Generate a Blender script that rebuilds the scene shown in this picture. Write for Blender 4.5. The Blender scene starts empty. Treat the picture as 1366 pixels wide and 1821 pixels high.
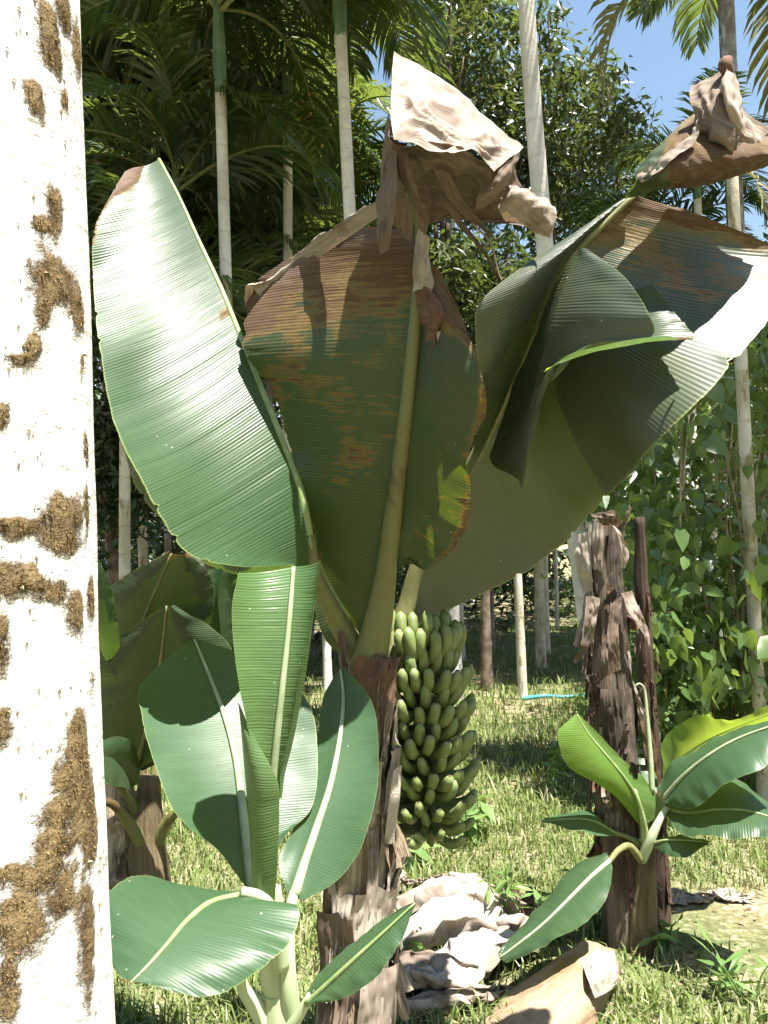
import bpy, bmesh, math, random
import numpy as np
from mathutils import Vector, Matrix, Quaternion, noise

R = math.radians
SC = bpy.context.scene
COL = SC.collection

# ------------------------------------------------------------------ camera
CAM = Vector((0.0, 0.0, 1.5))
PITCH, ROLL, FPX, PW, PH = R(5.6), R(1.8), 1429.0, 1366.0, 1821.0
_f = Vector((0, math.cos(PITCH), math.sin(PITCH)))
_r0 = Vector((1, 0, 0)); _u0 = Vector((0, -math.sin(PITCH), math.cos(PITCH)))
_u = _u0 * math.cos(ROLL) + _r0 * math.sin(ROLL)
_r = _r0 * math.cos(ROLL) - _u0 * math.sin(ROLL)
cd = bpy.data.cameras.new('camera'); cam = bpy.data.objects.new('camera', cd); COL.objects.link(cam)
cd.sensor_fit = 'VERTICAL'; cd.sensor_height = 36; cd.sensor_width = 27
cd.lens = 36 * FPX / PH; cd.clip_start = 0.05; cd.clip_end = 1000
_m = Matrix((_r, _u, -_f)).transposed().to_4x4(); _m.translation = CAM
cam.matrix_world = _m
SC.camera = cam

# ------------------------------------------------------------------ sky and sun
SUN_EL, SUN_AZ = R(66), R(143)          # azimuth clockwise from +Y
SUN = Vector((math.cos(SUN_EL) * math.sin(SUN_AZ), math.cos(SUN_EL) * math.cos(SUN_AZ), math.sin(SUN_EL)))
w = bpy.data.worlds.new('World'); SC.world = w; w.use_nodes = True
nt = w.node_tree; bg = nt.nodes['Background']
sky = nt.nodes.new('ShaderNodeTexSky'); sky.sky_type = 'NISHITA'; sky.sun_disc = False
sky.sun_elevation = SUN_EL; sky.sun_rotation = SUN_AZ; sky.altitude = 300; sky.air_density = 1.8; sky.dust_density = 0.2; sky.ozone_density = 1.0
nt.links.new(sky.outputs[0], bg.inputs[0]); bg.inputs[1].default_value = 0.050
sl = bpy.data.lights.new('sun', 'SUN'); sl.energy = 5.0; sl.angle = R(0.5); sl.color = (1.0, 0.95, 0.87)
so = bpy.data.objects.new('sun', sl); COL.objects.link(so); so.rotation_euler = SUN.to_track_quat('Z', 'Y').to_euler(); so.location = (3, -4, 12)
SC.view_settings.view_transform = 'Standard'; SC.view_settings.look = 'None'
SC.view_settings.gamma = 1.0; SC.view_settings.exposure = 2.05; SC.view_settings.use_curve_mapping = False
SC.render.engine = 'CYCLES'
SC.cycles.max_bounces = 5; SC.cycles.transmission_bounces = 3; SC.cycles.diffuse_bounces = 2; SC.cycles.glossy_bounces = 2
SC.cycles.sample_clamp_indirect = 6

# ------------------------------------------------------------------ helpers
rng = random.Random(7)
nrng = np.random.default_rng(11)

def P(px, py, d):
    return CAM + _f * d + _r * ((px - PW / 2) / FPX * d) + _u * ((PH / 2 - py) / FPX * d)
def ray(px, py):
    return (_f + _r * ((px - PW / 2) / FPX) + _u * ((PH / 2 - py) / FPX))
def gz(x, y):
    b = 0.035 * noise.noise((x * 0.7, y * 0.7, 0)) + 0.015 * noise.noise((x * 3, y * 3, 4))
    t = max(0.0, y - 13.0)
    return b + min(t * 0.075, 2.2)
def G(px, py):
    """where the sight line through a photo pixel meets the ground"""
    d = ray(px, py); t = 0.6
    for _ in range(4000):
        p = CAM + d * t
        if p.z <= gz(p.x, p.y): break
        t += 0.02
    return Vector((p.x, p.y, gz(p.x, p.y)))
def tag(o, label=None, cat=None, group=None, kind=None):
    if label: o['label'] = label
    if cat: o['category'] = cat
    if group: o['group'] = group
    if kind: o['kind'] = kind
    return o
def empty(name, loc):
    o = bpy.data.objects.new(name, None); COL.objects.link(o); o.location = loc; o.empty_display_size = .1
    return o
def link(o, parent=None):
    COL.objects.link(o)
    if parent is not None:
        o.parent = parent
        wm = Matrix.Identity(4); p = parent; ch = []
        while p is not None: ch.append(p); p = p.parent
        for q in reversed(ch): wm = wm @ q.matrix_parent_inverse @ q.matrix_basis
        o.matrix_parent_inverse = wm.inverted()
    return o
def mesh(name, verts, faces, mat, parent=None, smooth=True, uv=None, attrs=None):
    me = bpy.data.meshes.new(name)
    me.from_pydata([tuple(v) for v in verts], [], faces)
    me.materials.append(mat)
    if smooth: me.polygons.foreach_set('use_smooth', [True] * len(me.polygons))
    if uv is not None:
        l = me.uv_layers.new(name='UVMap'); vi = np.zeros(len(me.loops), dtype=np.int32)
        me.loops.foreach_get('vertex_index', vi)
        l.data.foreach_set('uv', np.asarray(uv, dtype=np.float32)[vi].ravel())
    for k, a in (attrs or {}).items():
        at = me.attributes.new(k, 'FLOAT', 'POINT'); at.data.foreach_set('value', np.asarray(a, dtype=np.float32))
    me.update()
    return link(bpy.data.objects.new(name, me), parent)
def npmesh(name, V, F, mat, parent=None, smooth=False, attrs=None):
    """V (n,3), F (m,k) arrays with k = 3 or 4"""
    me = bpy.data.meshes.new(name); k = F.shape[1]
    me.vertices.add(len(V)); me.vertices.foreach_set('co', np.asarray(V, dtype=np.float32).ravel())
    me.loops.add(F.size); me.loops.foreach_set('vertex_index', F.astype(np.int32).ravel())
    me.polygons.add(len(F)); me.polygons.foreach_set('loop_start', np.arange(0, F.size, k, dtype=np.int32))
    me.materials.append(mat)
    for kk, a in (attrs or {}).items():
        at = me.attributes.new(kk, 'FLOAT', 'POINT'); at.data.foreach_set('value', np.asarray(a, dtype=np.float32))
    me.update(calc_edges=True); me.validate()
    me.polygons.foreach_set('use_smooth', [smooth] * len(me.polygons))
    return link(bpy.data.objects.new(name, me), parent)
def cr(pts, n):
    """Catmull-Rom through the points, n samples"""
    pts = [Vector(p) for p in pts]; m = len(pts) - 1; out = []
    for i in range(n):
        x = i / (n - 1) * m; k = min(int(x), m - 1); t = x - k
        p1, p2 = pts[k], pts[k + 1]
        p0 = pts[k - 1] if k > 0 else p1 * 2 - p2
        p3 = pts[k + 2] if k + 2 <= m else p2 * 2 - p1
        out.append(0.5 * (2 * p1 + (p2 - p0) * t + (2 * p0 - 5 * p1 + 4 * p2 - p3) * t * t + (3 * p1 - p0 - 3 * p2 + p3) * t ** 3))
    return out
def tube(name, pts, radii, mat, parent=None, seg=8, n=None, caps=True, rough=0.0, seed=0, flat=1.0):
    n = n or len(pts) * 4
    c = cr(pts, n); rr = [v.x for v in cr([(r, 0, 0) for r in radii], n)]
    V, F, UV = [], [], []
    up = Vector((0.31, -0.9, 0.3)); L = 0
    for i in range(n):
        t = (c[min(i + 1, n - 1)] - c[max(i - 1, 0)]).normalized()
        a = t.cross(up).normalized(); b = t.cross(a).normalized(); up = -b if False else up
        if i: L += (c[i] - c[i - 1]).length
        for k in range(seg):
            th = 2 * math.pi * k / seg
            q = rr[i] * (1 + rough * noise.noise((math.cos(th) * 1.5 + seed, math.sin(th) * 1.5, L * 6 + seed)))
            V.append(c[i] + a * math.cos(th) * q + b * math.sin(th) * q * flat); UV.append((k / seg, L))
    for i in range(n - 1):
        for k in range(seg):
            F.append((i * seg + k, i * seg + (k + 1) % seg, (i + 1) * seg + (k + 1) % seg, (i + 1) * seg + k))
    if caps:
        F.append(tuple(range(seg))[::-1]); F.append(tuple((n - 1) * seg + k for k in range(seg)))
    return mesh(name, V, F, mat, parent, True, UV)

# ------------------------------------------------------------------ materials
class NB:
    def __init__(s, name):
        s.m = bpy.data.materials.new(name); s.m.use_nodes = True; s.t = s.m.node_tree
        s.t.nodes.clear(); s.out = s.n('OutputMaterial')
    def n(s, typ, **kw):
        nd = s.t.nodes.new('ShaderNode' + typ)
        for k, v in kw.items(): setattr(nd, k, v)
        return nd
    def set(s, sock, v):
        if isinstance(v, bpy.types.NodeSocket): s.t.links.new(v, sock)
        elif isinstance(v, (tuple, list)) and len(v) == 3 and sock.type == 'RGBA': sock.default_value = (*v, 1)
        else: sock.default_value = v
    def math(s, op, a, b=0.0, c=None, clamp=False):
        nd = s.n('Math', operation=op, use_clamp=clamp); s.set(nd.inputs[0], a); s.set(nd.inputs[1], b)
        if c is not None: s.set(nd.inputs[2], c)
        return nd.outputs[0]
    def mix(s, f, a, b):
        nd = s.n('Mix', data_type='RGBA'); s.set(nd.inputs[0], f); s.set(nd.inputs[6], a); s.set(nd.inputs[7], b)
        return nd.outputs[2]
    def step(s, x, lo, hi):
        nd = s.n('MapRange', interpolation_type='SMOOTHSTEP'); s.set(nd.inputs[0], x)
        nd.inputs[1].default_value = lo; nd.inputs[2].default_value = hi
        return nd.outputs[0]
    def noise(s, vec, scale, detail=3, rough=0.55, dist=0.0):
        nd = s.n('TexNoise'); s.set(nd.inputs['Vector'], vec); nd.inputs['Scale'].default_value = scale
        nd.inputs['Detail'].default_value = detail; nd.inputs['Roughness'].default_value = rough; nd.inputs['Distortion'].default_value = dist
        return nd.outputs['Fac']
    def mapping(s, vec, scale):
        nd = s.n('Mapping'); s.set(nd.inputs[0], vec); nd.inputs['Scale'].default_value = scale
        return nd.outputs[0]
    def bump(s, h, dist, strength=1.0):
        nd = s.n('Bump'); s.set(nd.inputs['Height'], h); nd.inputs['Distance'].default_value = dist; nd.inputs['Strength'].default_value = strength
        return nd.outputs[0]
    def prin(s, col, rough=0.6, spec=0.3, normal=None):
        p = s.n('BsdfPrincipled'); s.set(p.inputs['Base Color'], col); s.set(p.inputs['Roughness'], rough)
        s.set(p.inputs['Specular IOR Level'], spec)
        if normal is not None: s.set(p.inputs['Normal'], normal)
        return p.outputs[0]
    def trans(s, col, normal=None):
        p = s.n('BsdfTranslucent'); s.set(p.inputs[0], col)
        if normal is not None: s.set(p.inputs['Normal'], normal)
        return p.outputs[0]
    def mixs(s, f, a, b):
        nd = s.n('MixShader'); s.set(nd.inputs[0], f); s.t.links.new(a, nd.inputs[1]); s.t.links.new(b, nd.inputs[2])
        return nd.outputs[0]
    def done(s, sh):
        s.t.links.new(sh, s.out.inputs[0]); return s.m

def banana_leaf_mat(name, top, top2, under, trans, rough=0.36, tr=0.32, rim=(0.30, 0.34, 0.10), veins=110.0, spec=0.5, vs=1.0):
    b = NB(name)
    uv = b.n('UVMap').outputs[0]; sep = b.n('SeparateXYZ'); b.set(sep.inputs[0], uv)
    u, v = sep.outputs[0], sep.outputs[1]
    pos = b.n('NewGeometry'); obj = b.n('TexCoord').outputs['Object']
    dry = b.n('Attribute', attribute_name='dry').outputs['Fac']
    streak = b.noise(b.mapping(uv, (1.6, 60, 1)), 1.0, 4, 0.6)
    cloud = b.noise(obj, 4.0, 3)
    fine = b.noise(b.mapping(uv, (3.0, 260, 1)), 1.0, 2)
    c = b.mix(b.step(b.math('ADD', b.math('MULTIPLY', streak, .6), b.math('MULTIPLY', cloud, .5)), .38, .75), top, top2)
    wave = b.math('SINE', b.math('MULTIPLY', v, veins * 6.283))
    c = b.mix(b.math('MULTIPLY', b.step(wave, .4, 1.0), .16 * vs), c, tuple(x * 1.5 for x in top2))
    c = b.mix(b.math('MULTIPLY', pos.outputs['Backfacing'], .85), c, b.mix(streak, under, tuple(x * .75 for x in under)))
    au = b.math('ABSOLUTE', u)
    c = b.mix(b.math('MULTIPLY', b.step(au, .985, .998), .45), c, rim)
    # blemishes along the veins
    spot = b.step(b.noise(b.mapping(uv, (9, 34, 1)), 1.0, 3, .6, .4), .70, .76)
    c = b.mix(b.math('MULTIPLY', spot, .55), c, (.16, .10, .03))
    dots = b.n('TexVoronoi'); b.set(dots.inputs['Vector'], b.mapping(obj, (1, 1, 1))); dots.inputs['Scale'].default_value = 26
    dm = b.math('MULTIPLY', b.step(b.math('SUBTRACT', 1, dots.outputs['Distance']), .925, .955), b.step(b.noise(obj, 7, 1), .54, .58))
    c = b.mix(b.math('MULTIPLY', dm, .6), c, (.45, .48, .40))
    nz = b.noise(b.mapping(uv, (3.2, 70, 1)), 1.0, 6, .7, .3)
    dd = b.math('ADD', b.math('ADD', dry, b.math('MULTIPLY', b.math('SUBTRACT', b.noise(obj, 7.0, 4), .5), 1.5)), b.math('MULTIPLY', b.math('SUBTRACT', nz, .5), 1.2))
    dd = b.math('MULTIPLY', dd, b.step(dry, .02, .1))
    yel = b.step(dd, .34, .56); brn = b.step(dd, .44, .74); gry = b.step(dd, .80, 1.2)
    c = b.mix(yel, c, (.15, .095, .022)); c = b.mix(brn, c, b.mix(streak, (.055, .034, .020), (.15, .10, .060)))
    c = b.mix(gry, c, b.mix(streak, (.085, .058, .045), (.22, .16, .125)))
    h = b.math('ADD', b.math('MULTIPLY', wave, .4 * vs), b.math('MULTIPLY', fine, .8))
    h = b.math('ADD', h, b.math('MULTIPLY', brn, b.math('MULTIPLY', streak, 2.5)))
    bp = b.bump(h, .0009, .7)
    rg = b.math('ADD', rough, b.math('MULTIPLY', brn, .4))
    sp = b.math('SUBTRACT', spec, b.math('MULTIPLY', brn, spec * .8))
    s1 = b.prin(c, rg, sp, bp)
    tc = b.mix(yel, trans, (.45, .28, .03)); tc = b.mix(brn, tc, (.20, .09, .025))
    s2 = b.trans(b.mix(b.math('MULTIPLY', b.step(wave, .3, 1), .5), tc, tuple(x * .55 for x in trans)), bp)
    return b.done(b.mixs(b.math('SUBTRACT', tr, b.math('MULTIPLY', brn, tr * .55)), s1, s2))

def dry_mat(name, a, c2, dark, tr=.10, scale=(2, 40, 1)):
    b = NB(name); uv = b.n('UVMap').outputs[0]; obj = b.n('TexCoord').outputs['Object']
    st = b.noise(b.mapping(uv, scale), 1.0, 5, .65, .3); cl = b.noise(obj, 9, 4)
    c = b.mix(b.step(st, .3, .7), a, c2)
    c = b.mix(b.math('MULTIPLY', b.step(cl, .50, .68), .75), c, dark)
    bp = b.bump(b.math('ADD', st, b.math('MULTIPLY', cl, .6)), .004, .8)
    s1 = b.prin(c, .8, .12, bp); s2 = b.trans(tuple(x * y for x, y in zip(c2, (.9, .6, .4))), bp)
    return b.done(b.mixs(tr, s1, s2))

M = {}
M['leaf'] = banana_leaf_mat('banana_leaf', (.032, .066, .030), (.046, .086, .040), (.045, .070, .034), (.13, .21, .025), .38, spec=.40)
M['leaf_old'] = banana_leaf_mat('old_banana_leaf', (.040, .075, .028), (.055, .095, .034), (.040, .056, .022), (.17, .26, .014), .48, tr=.17)
M['leaf_dark'] = banana_leaf_mat('shaded_banana_leaf', (.045, .075, .03), (.058, .092, .034), (.050, .064, .034), (.10, .14, .012), .40, tr=.04, spec=.75)  # underside colour lowered to deepen the shade on the leaf
M['leaf_shade'] = banana_leaf_mat('shade_darkened_banana_leaf', (.030, .058, .024), (.040, .074, .030), (.034, .058, .026), (.12, .19, .02), .45, tr=.12)  # darker copy of the leaf colours, for blades standing in shade
M['leaf_young'] = banana_leaf_mat('young_banana_leaf', (.036, .076, .036), (.046, .092, .044), (.062, .104, .054), (.17, .27, .04), .42, tr=.25, veins=150, vs=.35, spec=.35)
M['leaf_roll'] = banana_leaf_mat('rolled_banana_leaf', (.072, .135, .048), (.088, .16, .056), (.09, .155, .058), (.28, .40, .06), .40, tr=.28, veins=150, vs=.6)
M['leaf_lime'] = banana_leaf_mat('lime_banana_leaf', (.075, .145, .034), (.095, .175, .04), (.11, .20, .035), (.38, .52, .04), .40, tr=.42, veins=130)
M['dry'] = dry_mat('dry_leaf', (.25, .20, .165), (.39, .33, .275), (.13, .092, .070), .08)
M['dry_brown'] = dry_mat('dry_brown_leaf', (.135, .100, .078), (.225, .175, .138), (.068, .046, .034), .05)
M['dry_pale'] = dry_mat('dry_pale_leaf', (.35, .295, .245), (.50, .44, .38), (.20, .145, .105), .08, (3, 60, 1))
M['dry_dark'] = dry_mat('dark_dry_sheath', (.10, .06, .045), (.17, .105, .07), (.05, .03, .028), .04)
M['dry_tan'] = dry_mat('tan_spathe', (.26, .17, .105), (.38, .27, .18), (.20, .12, .065), .03, (3, 60, 1))

def simple(name, c1, c2, scale=6, rough=.6, spec=.3, bump=.002, stretch=(1, 1, 1), lo=.4, hi=.65, coord='Object', tr=0, tcol=None):
    b = NB(name); obj = b.n('TexCoord').outputs[coord]
    nz = b.noise(b.mapping(obj, stretch), scale, 5, .6)
    c = b.mix(b.step(nz, lo, hi), c1, c2)
    s = b.prin(c, rough, spec, b.bump(nz, bump))
    if tr: s = b.mixs(tr, s, b.trans(tcol or c2))
    return b.done(s)
M['midrib_green'] = simple('midrib_green', (.20, .28, .10), (.30, .36, .16), 20, .4, .4, .0005, tr=.1)
M['midrib_pale'] = simple('midrib_pale', (.27, .33, .18), (.36, .41, .25), 20, .4, .4, .0005, tr=.1)
M['midrib_olive'] = simple('midrib_olive', (.13, .135, .055), (.20, .195, .085), 14, .5, .35, .001)
M['petiole_old'] = simple('petiole_old', (.15, .15, .06), (.085, .05, .025), 7, .55, .3, .003, (1, 1, .25), .5, .62)
M['stem_green'] = simple('sucker_stem', (.30, .38, .21), (.42, .47, .30), 9, .4, .4, .001, (1, 1, .2))
M['fruit'] = simple('green_banana_skin', (.11, .155, .050), (.17, .21, .075), 11, .40, .4, .0006)
M['fruit_tip'] = simple('banana_tip', (.06, .045, .03), (.12, .10, .05), 30, .8, .1)
M['stalk'] = simple('bunch_stalk', (.12, .17, .06), (.09, .09, .04), 15, .6, .3)

def pseudostem_mat(name, a, bcol, dark, green):
    b = NB(name); uv = b.n('UVMap').outputs[0]; obj = b.n('TexCoord').outputs['Object']
    st = b.noise(b.mapping(uv, (22, 1.6, 1)), 1.0, 6, .65, .25); cl = b.noise(obj, 5.5, 4); g2 = b.noise(b.mapping(obj, (1, 1, .4)), 8, 3)
    c = b.mix(b.step(st, .32, .66), a, bcol)
    c = b.mix(b.math('MULTIPLY', b.step(cl, .50, .68), .75), c, dark)
    c = b.mix(b.math('MULTIPLY', b.step(g2, .60, .72), .6), c, green)
    return b.done(b.prin(c, .75, .2, b.bump(b.math('ADD', st, b.math('MULTIPLY', cl, .5)), .022, 1.0)))
M['pseudostem'] = pseudostem_mat('banana_pseudostem', (.19, .125, .08), (.52, .42, .31), (.10, .062, .04), (.36, .25, .08))
M['pseudostem2'] = pseudostem_mat('brown_pseudostem', (.070, .054, .042), (.18, .14, .105), (.034, .026, .022), (.10, .075, .045))
M['pseudostem_dark'] = pseudostem_mat('dark_pseudostem', (.05, .032, .024), (.11, .075, .05), (.03, .02, .016), (.06, .045, .025))
M['pseudostem3'] = pseudostem_mat('old_pseudostem', (.10, .08, .045), (.20, .15, .09), (.045, .03, .02), (.11, .12, .045))

def bark_mat(name, base, b2, dark, ring=0.0, moss=None, scale=4):
    b = NB(name); obj = b.n('TexCoord').outputs['Object']; sep = b.n('SeparateXYZ'); b.set(sep.inputs[0], obj)
    n1 = b.noise(b.mapping(obj, (1, 1, .6)), scale, 5, .6); n2 = b.noise(obj, scale * 7, 4, .65)
    c = b.mix(b.step(n1, .38, .66), base, b2)
    c = b.mix(b.math('MULTIPLY', b.step(n2, .60, .72), .6), c, dark)
    if moss:
        n3 = b.noise(b.mapping(obj, (1, 1, .35)), scale * 1.7, 4); c = b.mix(b.math('MULTIPLY', b.step(n3, .55, .64), .85), c, moss)
    h = b.math('ADD', n2, n1)
    if ring:
        wv = b.math('SINE', b.math('MULTIPLY', b.math('ADD', sep.outputs[2], b.math('MULTIPLY', n1, .22)), 6.283 * ring * .7))
        c = b.mix(b.math('MULTIPLY', b.step(wv, .93, .995), .25), c, dark)
    return b.done(b.prin(c, .85, .15, b.bump(h, .006, .8)))
M['palm_bark'] = bark_mat('palm_bark', (.50, .46, .40), (.66, .62, .56), (.24, .19, .14), 5.0, None, 5)
M['palm_bark_moss'] = bark_mat('mossy_palm_bark', (.40, .36, .27), (.58, .54, .46), (.18, .13, .08), 5.0, (.20, .17, .06), 5)
M['palm_bark_dark'] = bark_mat('dark_palm_bark', (.16, .14, .125), (.27, .25, .24), (.06, .05, .045), 5.0, (.42, .44, .46), 5)
M['crownshaft'] = simple('crownshaft', (.075, .125, .055), (.12, .18, .085), 5, .4, .4, .001)

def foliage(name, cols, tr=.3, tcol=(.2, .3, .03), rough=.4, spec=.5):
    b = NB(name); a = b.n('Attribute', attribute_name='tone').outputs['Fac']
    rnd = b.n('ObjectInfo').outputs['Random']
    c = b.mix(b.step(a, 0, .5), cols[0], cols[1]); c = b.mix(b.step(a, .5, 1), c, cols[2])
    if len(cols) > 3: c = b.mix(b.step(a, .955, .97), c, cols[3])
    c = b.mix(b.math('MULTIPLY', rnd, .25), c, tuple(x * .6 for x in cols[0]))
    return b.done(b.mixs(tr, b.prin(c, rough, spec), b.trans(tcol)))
M['frond'] = foliage('palm_frond', ((.022, .044, .016), (.040, .070, .024), (.085, .12, .042)), .28, (.24, .32, .05), .27, .6)
M['frond_yellow'] = foliage('yellowing_frond', ((.09, .10, .03), (.16, .15, .05), (.24, .19, .08)), .25, (.30, .28, .05), .5)
M['rachis'] = simple('frond_rachis', (.12, .14, .05), (.20, .20, .08), 12, .5, .3)
M['tree_leaf'] = foliage('tree_leaves', ((.030, .055, .022), (.060, .090, .035), (.11, .13, .06), (.30, .22, .12)), .22, (.18, .24, .04), .38)
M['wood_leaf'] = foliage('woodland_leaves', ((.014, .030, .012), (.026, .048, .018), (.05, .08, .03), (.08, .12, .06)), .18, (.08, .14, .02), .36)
M['vine_leaf'] = foliage('vine_leaves', ((.050, .095, .028), (.085, .140, .040), (.135, .19, .060), (.22, .24, .08)), .32, (.28, .40, .06), .33)
M['shrub_leaf'] = foliage('shrub_leaves', ((.045, .09, .030), (.07, .13, .040), (.11, .18, .06), (.22, .15, .07)), .28, (.22, .34, .05), .36)
M['grass'] = foliage('grass_blades', ((.10, .150, .042), (.17, .220, .070), (.30, .31, .14), (.46, .41, .28)), .30, (.24, .34, .06), .45, .35)
M['weed'] = foliage('weed_leaves', ((.09, .17, .05), (.13, .22, .065), (.19, .28, .09)), .3, (.32, .48, .07), .4)
M['twig'] = simple('twig_bark', (.20, .14, .09), (.36, .28, .2), 10, .8, .1)
M['limb'] = simple('limb_bark', (.10, .075, .055), (.22, .17, .13), 6, .85, .1, .004)
M['nut'] = simple('areca_nut', (.30, .20, .07), (.42, .26, .09), 10, .5, .3)
M['hose'] = simple('blue_hose', (.05, .28, .36), (.08, .35, .42), 10, .45, .4)

b = NB('ground_soil'); g = b.n('TexCoord').outputs['Object']
n1 = b.noise(g, .55, 4); n2 = b.noise(g, 3.2, 5); n3 = b.noise(g, 26, 5, .7)
c = b.mix(b.step(n1, .42, .60), (.10, .125, .045), (.22, .19, .105))
c = b.mix(b.math('MULTIPLY', b.step(n2, .5, .66), .7), c, (.42, .33, .24))
c = b.mix(b.math('MULTIPLY', b.step(n3, .5, .7), .6), c, (.46, .38, .29))
c = b.mix(b.math('MULTIPLY', b.step(n3, .52, .36), .5), c, (.055, .045, .025))
M['ground'] = b.done(b.prin(c, .9, .1, b.bump(b.math('ADD', n3, n2), .03, .9)))

# ------------------------------------------------------------------ ground
V, F = [], []
xs = np.concatenate([np.linspace(-120, -14, 14), np.linspace(-12, 12, 97), np.linspace(14, 120, 14)])
ys = np.concatenate([np.linspace(-30, -1, 8), np.linspace(-.6, 16, 100), np.linspace(17, 60, 24), np.linspace(70, 240, 8)])
for y in ys:
    for x in xs: V.append((x, y, gz(x, y)))
nx = len(xs)
for j in range(len(ys) - 1):
    for i in range(nx - 1): F.append((j * nx + i, j * nx + i + 1, (j + 1) * nx + i + 1, (j + 1) * nx + i))
tag(mesh('ground', V, F, M['ground']), kind='structure')

# ------------------------------------------------------------------ lamina builder (banana leaves)
def nrm(a, b):
    n = a.cross(b)
    return n.normalized() if n.length > 1e-9 else Vector((0, 0, 1))
def half(mid, edge, n, k, bulge, pleats, amp, ripple, dryfn, sgn, top, ragged, seed, V, F, UV, DRY):
    """one side of a leaf, lofted between midrib and margin; vein ridges are real relief"""
    m = cr(mid, n); e = cr(edge, n)
    base = len(V); L = 0
    tot = sum(((m[i] + e[i]) * .5 - (m[i - 1] + e[i - 1]) * .5).length for i in range(1, n)) or 1
    Ls = []
    for i in range(n):
        if i: L += ((m[i] + e[i]) * .5 - (m[i - 1] + e[i - 1]) * .5).length
        Ls.append(L)
        tg = ((m[min(i + 1, n - 1)] - m[max(i - 1, 0)]) + (e[min(i + 1, n - 1)] - e[max(i - 1, 0)])) * .5
        ac = e[i] - m[i]
        nv = nrm(tg, ac)
        if nv.dot(CAM - m[i]) < 0: nv = -nv
        t = L / tot; wdt = ac.length
        ph = t * pleats; fr = abs(ph - round(ph))
        pv = .55 + .9 * abs(noise.noise((round(ph) * 1.37, seed, 2.5)))
        rel = -amp * pv * math.exp(-(fr / .16) ** 2) + amp * .35 * math.cos(2 * math.pi * ph)
        for j in range(k + 1):
            s = j / k
            rag = 0
            if ragged and j == k: rag = ragged * (noise.noise((t * 40 + seed, seed, 0)) + .6 * noise.noise((t * 120, seed, 3)) - .2)
            if ragged and j >= k - 2:
                q_ = t * 17 + seed * 3.1; c_ = math.floor(q_); fr_ = abs(q_ - c_ - .5)
                if noise.noise((c_ * 1.91, seed, 6.2)) > .12 and fr_ < .10: rag -= ragged * 4.0 * (1 - fr_ / .10) * (j - k + 3) / 3
            p = m[i] + ac * (s + rag)
            env = min(1, s * 6) * (1 - .35 * s)
            p = p + nv * (bulge * wdt * math.sin(math.pi * min(1, s * .95)) + rel * env
                          + ripple * s * s * (noise.noise((t * 5 + seed, s * 1.2, seed)) + .4 * noise.noise((t * 14 + seed, s * 2, 5 + seed))))
            V.append(p); UV.append((sgn * s, L * 1.0 + .004 * 0)); DRY.append(dryfn(t, s, sgn) if dryfn else 0.0)
    # winding so that the upper (adaxial) surface is the front face
    flipped = None
    for i in range(n - 1):
        for j in range(k):
            a = base + i * (k + 1) + j; q = (a, a + 1, a + k + 2, a + k + 1)
            if flipped is None:
                i2 = n // 2; a2 = base + i2 * (k + 1)
                nn = (V[a2 + k] - V[a2]).cross(V[a2 + k + 1] - V[a2])
                facing = nn.dot(CAM - V[a2]) > 0
                flipped = (facing != top)
            F.append(q[::-1] if flipped else q)
def pts(rows): return [P(*r) for r in rows]
def leaf(name, parent, mat, mid, left=None, right=None, n=120, k=10, bulge=(.06, .06), pleats=40, amp=.0012, ripple=(.01, .01),
         dryfn=None, top=(True, True), ragged=0.0, seed=1.0, rib=None, rib_r=(.011, .002), rib_off=.004, world=False):
    V, F, UV, D = [], [], [], []
    cv = (lambda r: r) if world else pts
    mp = cv(mid)
    if left: half(mp, cv(left), n, k, bulge[0], pleats, amp, ripple[0], dryfn, -1, top[0], ragged, seed, V, F, UV, D)
    if right: half(mp, cv(right), n, k, bulge[1], pleats, amp, ripple[1], dryfn, 1, top[1], ragged, seed + 7, V, F, UV, D)
    o = mesh(name, V, F, mat, parent, True, UV, {'dry': D})
    if rib:
        q = [p + (CAM - p).normalized() * rib_off for p in mp]
        rr = [rib_r[0] + (rib_r[1] - rib_r[0]) * i / (len(q) - 1) for i in range(len(q))]
        tube('midrib', q, rr, rib, o, 8, max(24, len(q) * 5))
    return o
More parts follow.
